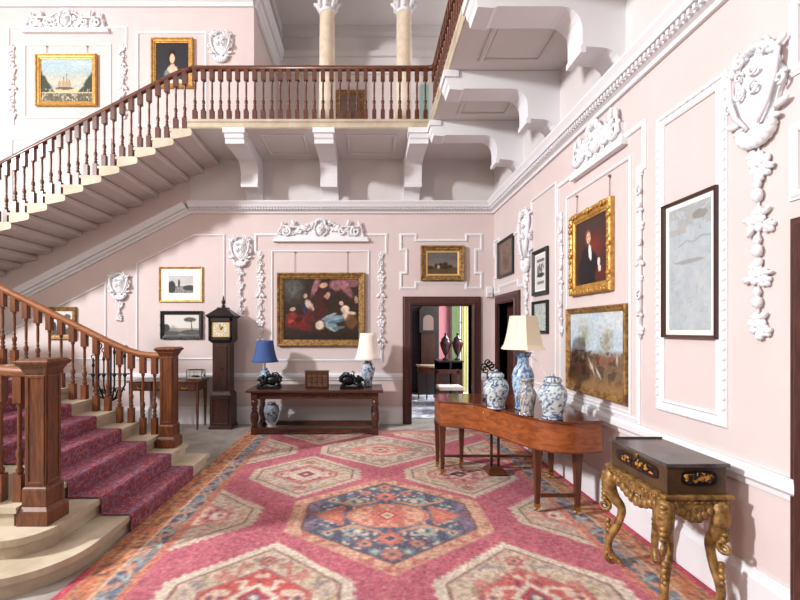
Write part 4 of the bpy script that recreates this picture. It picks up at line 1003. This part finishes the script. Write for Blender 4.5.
m.frust(0, 0, 1.87, 1.90, .235, .2, .2, .17); m.frust(0, 0, 1.90, 1.99, .2, .17, .085, .08); m.box(-.085, .085, -.08, .08, 1.99, 2.01); m.build('hood', BLACKW, t, bevel=.003)
for x in (-.175, .175): MB().lathe([(.014, 1.51), (.016, 1.53), (.011, 1.55), (.011, 1.74), (.016, 1.755), (.013, 1.77)], cx=x, cy=-.175, n=10).build('hood_column', BLACKW, t)
dial = MB().box(-.145, .145, -.142, -.13, 1.52, 1.76).build('dial', mat('dial_brass', (214, 190, 140), .4, metal=.2), t)
def ring(m, r0, r1, y, h, n=32):
    vs = [(r*math.cos(2*PI*i/n), y, h+r*math.sin(2*PI*i/n)) for r in (r0, r1) for i in range(n)]; m.add(vs, [(i, (i+1) % n, n+(i+1) % n, n+i) for i in range(n)])
m = MB(); ring(m, .07, .11, -.145, 1.64)
m.build('chapter_ring', mat('silvered', (226, 224, 214), .35, metal=.3), dial)
m = MB()
for i in range(12): a = PI*i/6; m.tube([(.08*math.sin(a), -.147, 1.64+.08*math.cos(a)), (.10*math.sin(a), -.147, 1.64+.10*math.cos(a))], .004, 4)
m.build('hour_marks', BLACKW, dial)
m = MB(); m.tube([(0, -.152, 1.64), (.035, -.152, 1.69)], .006, 5); m.tube([(0, -.154, 1.64), (-.02, -.154, 1.73)], .004, 5); m.build('hands', BLACKW, dial)
MB().lathe([(.02, 2.01), (.035, 2.03), (.015, 2.06), (.035, 2.09), (.03, 2.13), (.012, 2.15), (.018, 2.17), (.003, 2.21)], n=12).build('finial', BLACKW, t)

# writing table ------------------------------------------------
t = thing('writing_table', 'mahogany writing table with brass drawer handles between newel and clock', 'table', (0, 0, 0))
A0, A1, C0, C1, Z1 = -3.93, -2.74, 6.98, 7.42, .80
MB().box(A0, A1, C0, C1, Z1-.025, Z1).build('tabletop', PLEG, t, bevel=.004)
MB().box(A0+.03, A1-.03, C0+.03, C1-.02, Z1-.16, Z1-.026).build('case', PLEG, t)
for i in range(3):
    q0 = A0+.06+i*.36; dr = MB().box(q0, q0+.34, C0+.018, C0+.032, Z1-.145, Z1-.04).build('drawer', PLEG, t, bevel=.003)
    m = MB(); m.tube([(q0+.12, C0+.01, Z1-.085), (q0+.13, C0-.005, Z1-.11), (q0+.17, C0-.008, Z1-.12), (q0+.21, C0-.005, Z1-.11), (q0+.22, C0+.01, Z1-.085)], .006, 6); m.build('drawer_handle', BRASS, dr)
for lx in (A0+.05, A1-.05):
    for ly in (C0+.055, C1-.05): MB().frust(lx, ly, 0, Z1-.16, .012, .012, .023, .023).build('leg', PLEG, t)
gx, gy, gz = at(200, 377, 7.2)
t = thing('glass_case', 'small glass display case with wooden base on the writing table', 'display case', (-2.88, 7.2, Z1))
MB().box(-.13, .13, -.08, .08, 0, .03).build('case_base', OAK, t, bevel=.004)
m = MB()
for sx in (-1, 1):
    for sy in (-1, 1): m.box(sx*.125-.004, sx*.125+.004, sy*.075-.004, sy*.075+.004, .03, .17)
    m.box(sx*.125-.004, sx*.125+.004, -.075, .075, .165, .173); m.box(-.125, .125, sx*.075-.004, sx*.075+.004, .165, .173)
m.build('case_edges', DKBR, t); MB().box(-.122, .122, -.072, .072, .031, .165).build('glass_panes', GLASS, t)
m = MB(); m.ell((0, 0, .06), (.08, .025, .02), 10, 5); m.tube([(-.02, 0, .07), (-.02, 0, .14)], .003); m.tube([(.03, 0, .07), (.03, 0, .13)], .003); m.build('model_ship', TABLEW, t)
# iron stand behind the balusters
t = thing('iron_stand', 'black wrought iron stand with curled tops behind the lower balusters', 'stand', (-3.92, 6.55, 0))
m = MB()
for i in range(3): a = 2*PI*i/3+.4; m.tube([(0, 0, .25), (.12*math.cos(a), .12*math.sin(a), .12), (.24*math.cos(a), .24*math.sin(a), .02)], .014)
m.build('tripod_foot', IRON, t); MB().tube([(0, 0, .2), (0, 0, 1.35)], .016).build('pole', IRON, t)
m = MB()
for i, (dx, h) in enumerate(((-.24, 1.2), (-.16, 1.38), (-.08, 1.3), (.08, 1.4), (.16, 1.28), (.24, 1.34))):
    m.tube([(0, 0, .55), (dx*.6, -.03, .62), (dx, -.04, .8), (dx, -.04, h)], .013); spiral(m, dx, h+.02, .06, 1.2, .01, 1, -PI/2, .04); m.ell((dx, -.04, .95), (.03, .03, .03)); m.ell((dx, -.04, h-.1), (.022, .022, .04)); spiral(m, dx*.8, .72, .05, 1.3, .01, -1 if dx < 0 else 1, 0, .05)
m.build('branches', IRON, t)
m = MB(); m.box(-.3, .3, -.06, .06, .96, .975); m.build('shelf', IRON, t)

# piano ------------------------------------------------
t = thing('grand_piano', 'square legged satinwood grand piano with curved side along the right wall', 'piano', (0, 0, .011))
out = [(.775, 5.12), (.783, 4.74), (.81, 4.70), (.90, 4.66), (.98, 4.63), (1.08, 4.58), (1.18, 4.47), (1.25, 4.34), (1.31, 4.19), (1.37, 4.0), (1.43, 3.88), (1.50, 3.78), (1.59, 3.70), (1.68, 3.665), (1.78, 3.66), (2.03, 3.70), (2.05, 5.25), (.86, 5.25)]
_sp, _ = smooth_path([(p[0], p[1], 0) for p in out[2:16]], [1]*14, 4); out = out[:2]+[(p.x, p.y) for p in _sp]+out[16:]
pc = (1.55, 4.5)
def inset(p, d): return [(pc[0]+(x-pc[0])*(1-d), pc[1]+(y-pc[1])*(1-d)) for x, y in p]
MB().prism(inset(out, .02), .57, .825, 'z').build('case', PIANOW, t, bevel=.004)
MB().prism(inset(out, -.002), .825, .85, 'z').build('lid', PIANOT, t, bevel=.005)
m = MB(); ins = inset(out, .012); m.prism(ins, .570, .582, 'z'); m.build('case_moulding', PIANOT, t)
MB().ell((at(483, 414, 4.5)[0], at(483, 414, 4.5)[1]-.04, .775), (.012, .012, .012)).build('lock', BRASS, t)
def pleg(x, y, hi=.57):
    l = MB(); l.frust(x, y, .06, hi-.06, .018, .018, .032, .032); l.box(x-.036, x+.036, y-.036, y+.036, hi-.06, hi); l = l.build('leg', PLEG, t, bevel=.003)
    c = MB(); c.frust(x, y, .045, .075, .022, .022, .02, .02); c.tube([(x, y, .05), (x-.012, y, .034)], .012); c.lathe([(.018, -.008), (.018, .008)], n=12); k = len(c.v)-12*4
    c = MB(); c.frust(x, y, .04, .08, .02, .02, .022, .022); c.ell((x-.01, y, .029), (.02, .012, .019), 10, 6); c.build('caster', BRASS, l)
for q in ((1.515, 3.85), (1.84, 3.78), (.83, 4.80), (.82, 5.08), (2.0, 5.15), (2.0, 4.7), (1.12, 5.16)): pleg(*q)
m = MB(); m.box(1.53, 1.83, 3.80, 3.83, .15, .175); m.build('leg_stretcher', PLEG, t); MB().box(.845, .86, 4.80, 5.08, .13, .15).build('leg_stretcher', PLEG, t)
m = MB(); m.box(.85, 1.99, 4.92, 4.95, .17, .195); m.build('long_stretcher', PLEG, t)
m = MB(); m.box(1.34, 1.54, 4.78, 4.98, .012, .05); m.frust(1.44, 4.88, .05, .09, .1, .1, .06, .06)
for x in (1.40, 1.48): m.tube([(x, 4.88, .08), (x, 4.88, .57)], .016)
m.build('pedal_lyre', PLEG, t)
ZP = .863
def jar(label, px, py, Wd, H, seed, grp=None):
    Y = (EYE-ZP)*F/(py-VY); x = (px-VX)*Y/F
    t = thing('ginger_jar', label, 'jar', (x, Y, ZP)); r = Wd/2
    porcelain('jar_body', t, [(r*.70, 0), (r*.74, .010), (r*.66, H*.07), (r*.72, H*.18), (r*.90, H*.36), (r, H*.52), (r*.96, H*.63), (r*.78, H*.74), (r*.56, H*.79), (r*.55, H*.83)], blue(seed, dens=.52))
    porcelain('lid', t, [(r*.60, H*.83), (r*.64, H*.84), (r*.62, H*.9), (r*.45, H*.95), (r*.12, H*.97), (r*.16, H*.99), (r*.12, H*1.02), (.002, H*1.03)], blue(seed+2, dens=.55)); return t
jar('blue and white lidded jar at the far end of the piano', 496, 408, .245, .375, 11)
jar('blue and white lidded jar with flowering branches, nearest the hunting scene', 552.5, 418.5, .245, .385, 14)
Y = 3.93
t = thing('beaker_vase', 'slim crackled vase with brown and grey pattern in front of the lamp', 'vase', ((527-VX)*Y/F, Y, ZP))
porcelain('vase_body', t, [(.058, 0), (.062, .01), (.055, .03), (.072, .12), (.083, .20), (.066, .235), (.045, .26), (.04, .29), (.055, .32), (.068, .335)], blue(19, base=(190, 186, 172), ink=(96, 92, 100), dens=.5))
Y = 4.22
t = thing('table_lamp', 'tall blue and white vase lamp with square cream shade on the piano', 'lamp', ((523-VX)*Y/F, Y, ZP))
porcelain('lamp_body', t, [(.065, 0), (.075, .01), (.07, .05), (.10, .22), (.105, .33), (.085, .40), (.055, .44), (.052, .50), (.08, .55), (.085, .56)], blue(23, base=(182, 204, 216), ink=(62, 104, 160), dens=.48))
MB().lathe([(.06, .56), (.02, .57), (.012, .60), (.012, .68)], n=12).build('lamp_stem', BRASS, t)
shade_sq('lamp_shade', t, .59, .915, .225, .135, CREAM, 6, .36)
m = MB(); m.tube([(.05, .0, .54), (.16, -.03, .45), (.26, -.05, .2), (.31, -.1, .02), (.4, -.05, .006)], .004); m.build('flex', IVORY, t)
Y = 4.75
t = thing('scrollwork_ornament', 'small dark openwork scroll ornament behind the far jar on the piano', 'ornament', ((488-VX)*Y/F, Y, ZP))
m = MB(); m.lathe([(.06, 0), (.06, .015), (.02, .03), (.016, .3)], n=10); m.build('stem', IRON, t)
m = MB()
for a, b_ in ((-.045, .36), (.045, .37), (0, .42), (-.02, .33), (.02, .4)): spiral(m, a, b_, .05, 1.4, .01, 1 if a < 0 else -1, 0, .0)
m.build('scrolls', IRON, t)

# gilt stand with lacquer cabinet ------------------------------------------------
SX0, SX1, SYn, SYf = 1.69, 2.06, 2.44, 3.02
t = thing('lacquer_cabinet', 'low dark lacquer chest with gold flower panels resting on the gilt stand', 'cabinet', (0, 0, .012))
MB().box(SX0+.015, SX1-.015, SYn+.012, SYf-.012, .695, .85).build('body', LACQ, t, bevel=.003)
MB().box(SX0, SX1, SYn, SYf, .85, .872).build('lid', LACQT, t, bevel=.005)
MB().box(SX0+.05, SX1, SYf-.012, SYf, .873, .882).build('lid_ridge', BLACKW, t)
GOLD = mat('gold_flowers', (214, 150, 60), .4, metal=.4, c2=(28, 22, 22), scale=34, kind='patch'); DKP = mat('black_lacquer', (24, 20, 22), .2)
def cartpanel(cx, cz, w_, h_, rot, loc):
    pts = []
    for i in range(28):
        a = 2*PI*i/28; e = .45; pts.append((w_/2*math.copysign(abs(math.cos(a))**e, math.cos(a)), h_/2*math.copysign(abs(math.sin(a))**e, math.sin(a))))
    o = MB().prism(pts, -.003, .004, 'y').build('painted_panel', DKP, t); o.location = loc; o.rotation_euler = (0, 0, rot)
    m = MB(); rr = random.Random(int(w_*1000))
    for i in range(60):
        q = (rr.random()-.5)*w_*.72; z = (rr.random()-.5)*h_*.55*(1-abs(q)/w_); m.ell((q, -.004, z), (.008+.012*rr.random(), .003, .006+.008*rr.random()), 6, 4)
    f = m.build('gold_flowers', GOLD, o); return o
cartpanel(0, 0, .20, .085, 0, ((SX0+SX1)/2+.01, SYn+.009, .788)); cartpanel(0, 0, .42, .085, R90, (SX0+.012, (SYn+SYf)/2, .788)); 
bpy.data.objects[-1] if False else None
t.children[-1].rotation_euler = (0, 0, R90)
MB().ell((SX0+.008, (SYn+SYf)/2, .84), (.008, .025, .018)).build('lock_plate', BRASS, t)
t = thing('gilt_stand', 'carved gilt wood stand with scrolled legs against the right wall', 'stand', (0, 0, .011))
m = MB(); m.box(SX0-.015, SX1+.012, SYn-.015, SYf+.02, .672, .694); m.box(SX0+.0, SX1, SYn, SYf, .605, .672); m.build('top_frame', GILTD, t, bevel=.006)
m = MB()
for i in range(16): m.ell((SX0-.002, SYn+.02+i*.037, .655), (.007, .014, .010), 6, 4)
for i in range(10): m.ell((SX0+.02+i*.037, SYn-.002, .655), (.014, .007, .010), 6, 4)
m.build('beading', GILTD, t)
def scroll3(m, c, r, axis, turns, r0, d=1, st=0, n=14):
    pts = []; rs = []
    for i in range(n+1):
        q = i/n; a = st+d*2*PI*turns*q; rr = r*(1-.8*q); dx = rr*math.cos(a)
        pts.append((c[0]+axis[0]*dx, c[1]+axis[1]*dx, c[2]+rr*math.sin(a))); rs.append(r0*(1-.35*q))
    m.tube(pts, rs, 8)
for sx in (0, 1):
    for sy in (0, 1):
        cx = SX0+.02 if sx == 0 else SX1-.06; cy = SYn+.03 if sy == 0 else SYf-.03; ox = -1 if sx == 0 else .35; oy = -1 if sy == 0 else 1
        m = MB(); dx, dy = ox*.7, oy*.7
        P = [(cx, cy, .64), (cx+dx*.02, cy+dy*.02, .61), (cx+dx*.03, cy+dy*.03, .54), (cx+dx*.0, cy+dy*.0, .47), (cx-dx*.05, cy-dy*.04, .41), (cx-dx*.045, cy-dy*.035, .34), (cx-dx*.01, cy-dy*.01, .26), (cx+dx*.03, cy+dy*.025, .18), (cx+dx*.035, cy+dy*.03, .11), (cx+dx*.0, cy+dy*.0, .06), (cx-dx*.04, cy-dy*.035, .03)]
        PP, rr_ = smooth_path(P, [.044, .050, .048, .038, .028, .024, .026, .025, .022, .020, .022]); m.tube(PP, rr_, 12)
        ax = Vector((dx, dy)).normalized()
        scroll3(m, (cx+dx*.06, cy+dy*.06, .40), .04, ax, 1.3, .016, 1, PI/2); scroll3(m, (cx+dx*.02, cy+dy*.02, .055), .04, ax, 1.2, .016, 1, -PI/2)
        for i in range(7): m.ell((cx+dx*.06, cy+dy*.055, .63-.03*i), (.026, .026, .018), 6, 4)
        for i in range(5): m.ell((cx+dx*.035, cy+dy*.04, .30-.035*i), (.02, .02, .02), 6, 4)
        m.build('leg', GILTD, t)
m = MB()   # carved apron swags between legs
for i in range(11):
    q = i/10; y = SYn+.06+q*(SYf-SYn-.12); m.ell((SX0+.01, y, .60-.03*math.cos((q-.5)*2*PI)*1-.02), (.022, .032, .035), 6, 5)
scroll3(m, (SX0+.01, (SYn+SYf)/2-.05, .60), .04, Vector((0, 1)), 1.2, .014, 1); scroll3(m, (SX0+.01, (SYn+SYf)/2+.05, .60), .04, Vector((0, 1)), 1.2, .014, -1)
m.build('side_apron', GILTD, t)
m = MB()
for i in range(8): q = i/7; x = SX0+.06+q*(SX1-SX0-.14); m.ell((x, SYn+.01, .595-.025*math.cos((q-.5)*2*PI)-.01), (.03, .022, .03), 6, 5)
scroll3(m, ((SX0+SX1)/2, SYn+.01, .6), .04, Vector((1, 0)), 1.2, .014, 1)
m.build('end_apron', GILTD, t)

# ================================================================ ROOM BEYOND THE DOOR
RB0, RB1, RBY = -.6, 3.6, 11.2
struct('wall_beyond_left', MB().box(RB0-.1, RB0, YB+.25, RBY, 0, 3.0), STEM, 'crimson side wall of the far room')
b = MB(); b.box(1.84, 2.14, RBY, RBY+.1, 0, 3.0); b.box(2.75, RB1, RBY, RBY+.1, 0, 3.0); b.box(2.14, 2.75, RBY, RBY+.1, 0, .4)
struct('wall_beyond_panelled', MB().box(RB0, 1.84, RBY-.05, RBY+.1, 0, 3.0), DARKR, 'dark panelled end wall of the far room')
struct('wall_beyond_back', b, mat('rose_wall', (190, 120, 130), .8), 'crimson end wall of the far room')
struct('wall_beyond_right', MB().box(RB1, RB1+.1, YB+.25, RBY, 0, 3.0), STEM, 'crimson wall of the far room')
struct('ceiling_beyond', MB().box(RB0-.1, RB1+.1, YB+.25, RBY+.1, 3.0, 3.1), LILAC, 'ceiling of the far room')
w1 = struct('window_1', MB().mould([(2.14, .4), (2.75, .4), (2.75, 3.0), (2.14, 3.0)], [(0, 0), (0, .05), (-.06, .05), (-.06, 0)]), WHITE, 'sash window of the far room'); w1.location = (0, RBY, 0)
m = MB(); m.box(2.43, 2.46, -.0, .04, .4, 3.0); m.box(2.14, 2.75, 0, .04, 1.8, 1.84); m.build('glazing_bars', WHITE, w1); MB().box(2.15, 2.74, .05, .056, .4, 3.0).build('pane', GLASS, w1)
area('far_window_light', (3.3, 9.4, 2.5), (1.2, 9.0, .2), .9, 1.2, 230, (.95, .98, 1))
def curtain(x0, x1, label, m_, y):
    m = MB(); n = 60; pts = []
    for i in range(n+1): x = x0+(x1-x0)*i/n; pts.append((x, y+.04*math.sin(i*.9)))
    back = [(p[0], p[1]+.012) for p in pts][::-1]; m.prism(pts+back, .02, 2.9, 'z', smooth=False); o = m.build('curtain', m_); return tag(o, label, 'curtain')
curtain(2.13, 2.36, 'pale green curtain in the room beyond the doorway, left of the window', mat('pale_green_cloth', (196, 210, 176), .8), RBY-.16)
curtain(2.42, 3.0, 'yellow curtain in the room beyond the doorway, right of the window', mat('yellow_cloth', (220, 214, 160), .8), RBY-.16)
o = MB().box(RB0+.05, 2.6, 7.95, 10.7, .001, .012).build('pale_rug', mat('pale_blue_rug', (226, 232, 238), .9, c2=(176, 186, 204), scale=7, kind='patch')); tag(o, 'pale blue and white rug in the room beyond the doorway', 'rug')
def far_clock():
    t = thing('longcase_clock', 'dark longcase clock in the room beyond the open doorway', 'clock', ((428-VX)*10.8/F, 10.92, 0))
    MB().box(-.24, .24, -.18, .18, 0, .6).build('base', BLACKW, t); MB().box(-.17, .17, -.14, .14, .6, 1.55).build('trunk', CLOCKW, t)
    m = MB(); m.box(-.22, .22, -.17, .17, 1.55, 2.1); m.prism([(-.24, 2.1), (.24, 2.1), (.16, 2.22), (0, 2.28), (-.16, 2.22)], -.18, .17, 'y'); m.build('hood', BLACKW, t)
    d = MB(); d.box(-.13, .13, -.18, -.17, 1.62, 1.88)
    d.prism([(.13*math.cos(PI*i/12), 1.88+.12*math.sin(PI*i/12)) for i in range(13)], -.18, -.17, 'y'); d.build('dial', mat('painted_dial', (120, 100, 90), .5), t)
far_clock()
# commode / half-round table, chair and urn pedestals
t = thing('side_table', 'half round side table with pale top in the room beyond the doorway', 'table', ((431-VX)*10.2/F, 10.18, .012))
pts = [(.36*math.cos(PI+PI*i/16), .36*math.sin(PI+PI*i/16)) for i in range(17)]
MB().prism(pts, .76, .80, 'z').build('tabletop', mat('pale_marble_top', (196, 176, 150), .3), t); MB().prism([(x*.93, y*.93) for x, y in pts], .62, .759, 'z').build('apron', OAK, t)
for a in (PI*1.06, PI*1.35, PI*1.65, PI*1.94): MB().frust(.31*math.cos(a), .32*math.sin(a), 0, .62, .012, .012, .025, .025).build('leg', PLEG, t)
t = thing('desk', 'dark wooden desk under the two urns beyond the doorway', 'desk', (0, 0, .013))
x0 = (437-VX)*9.2/F; x1 = (463-VX)*9.2/F
MB().box(x0, x1, 9.1, 9.7, .93, .96).build('desktop', BLACKW, t); MB().box(x0+.02, x0+.26, 9.13, 9.68, .0, .93).build('pedestal', CLOCKW, t); MB().box(x1-.26, x1-.02, 9.13, 9.68, 0, .93).build('pedestal', CLOCKW, t); MB().box(x0+.02, x1-.02, 9.13, 9.68, .78, .93).build('frieze', BLACKW, t)
for px, Y, l in ((445.5, 9.3, 'dark lidded urn on the desk beyond the doorway, left of the pair'), (457.5, 9.32, 'dark lidded urn on the desk beyond the doorway, right of the pair')):
    x = (px-VX)*Y/F; t = thing('lidded_urn', l, 'urn', (x, Y, .974), group='urns in the far room')
    MB().lathe([(.06, 0), (.06, .03), (.02, .06), (.02, .1)], n=16).build('foot', BLACKW, t); MB().lathe([(.02, .1), (.06, .16), (.115, .32), (.12, .38), (.08, .44)], n=18).build('body', mat('dark_porphyry', (70, 34, 38), .25), t)
    MB().lathe([(.09, .44), (.09, .46), (.03, .52), (.02, .55), (.03, .57), (.003, .61)], n=16).build('lid', BLACKW, t)
t = thing('dining_chair', 'low chair with pale seat in front of the desk beyond the doorway', 'chair', ((449-VX)*8.7/F, 8.65, .013))
MB().box(-.24, .24, -.22, .22, .43, .50).build('seat', mat('pale_seat', (206, 190, 184), .8), t, bevel=.015)
for sx in (-1, 1):
    for sy in (-1, 1): MB().frust(sx*.21, sy*.19, 0, .43, .015, .015, .022, .022).build('leg', PLEG, t)
m = MB(); m.box(-.23, -.19, .18, .21, .5, .78); m.box(.19, .23, .18, .21, .5, .78); m.box(-.23, .23, .18, .21, .72, .80); m.build('backrest', PLEG, t)
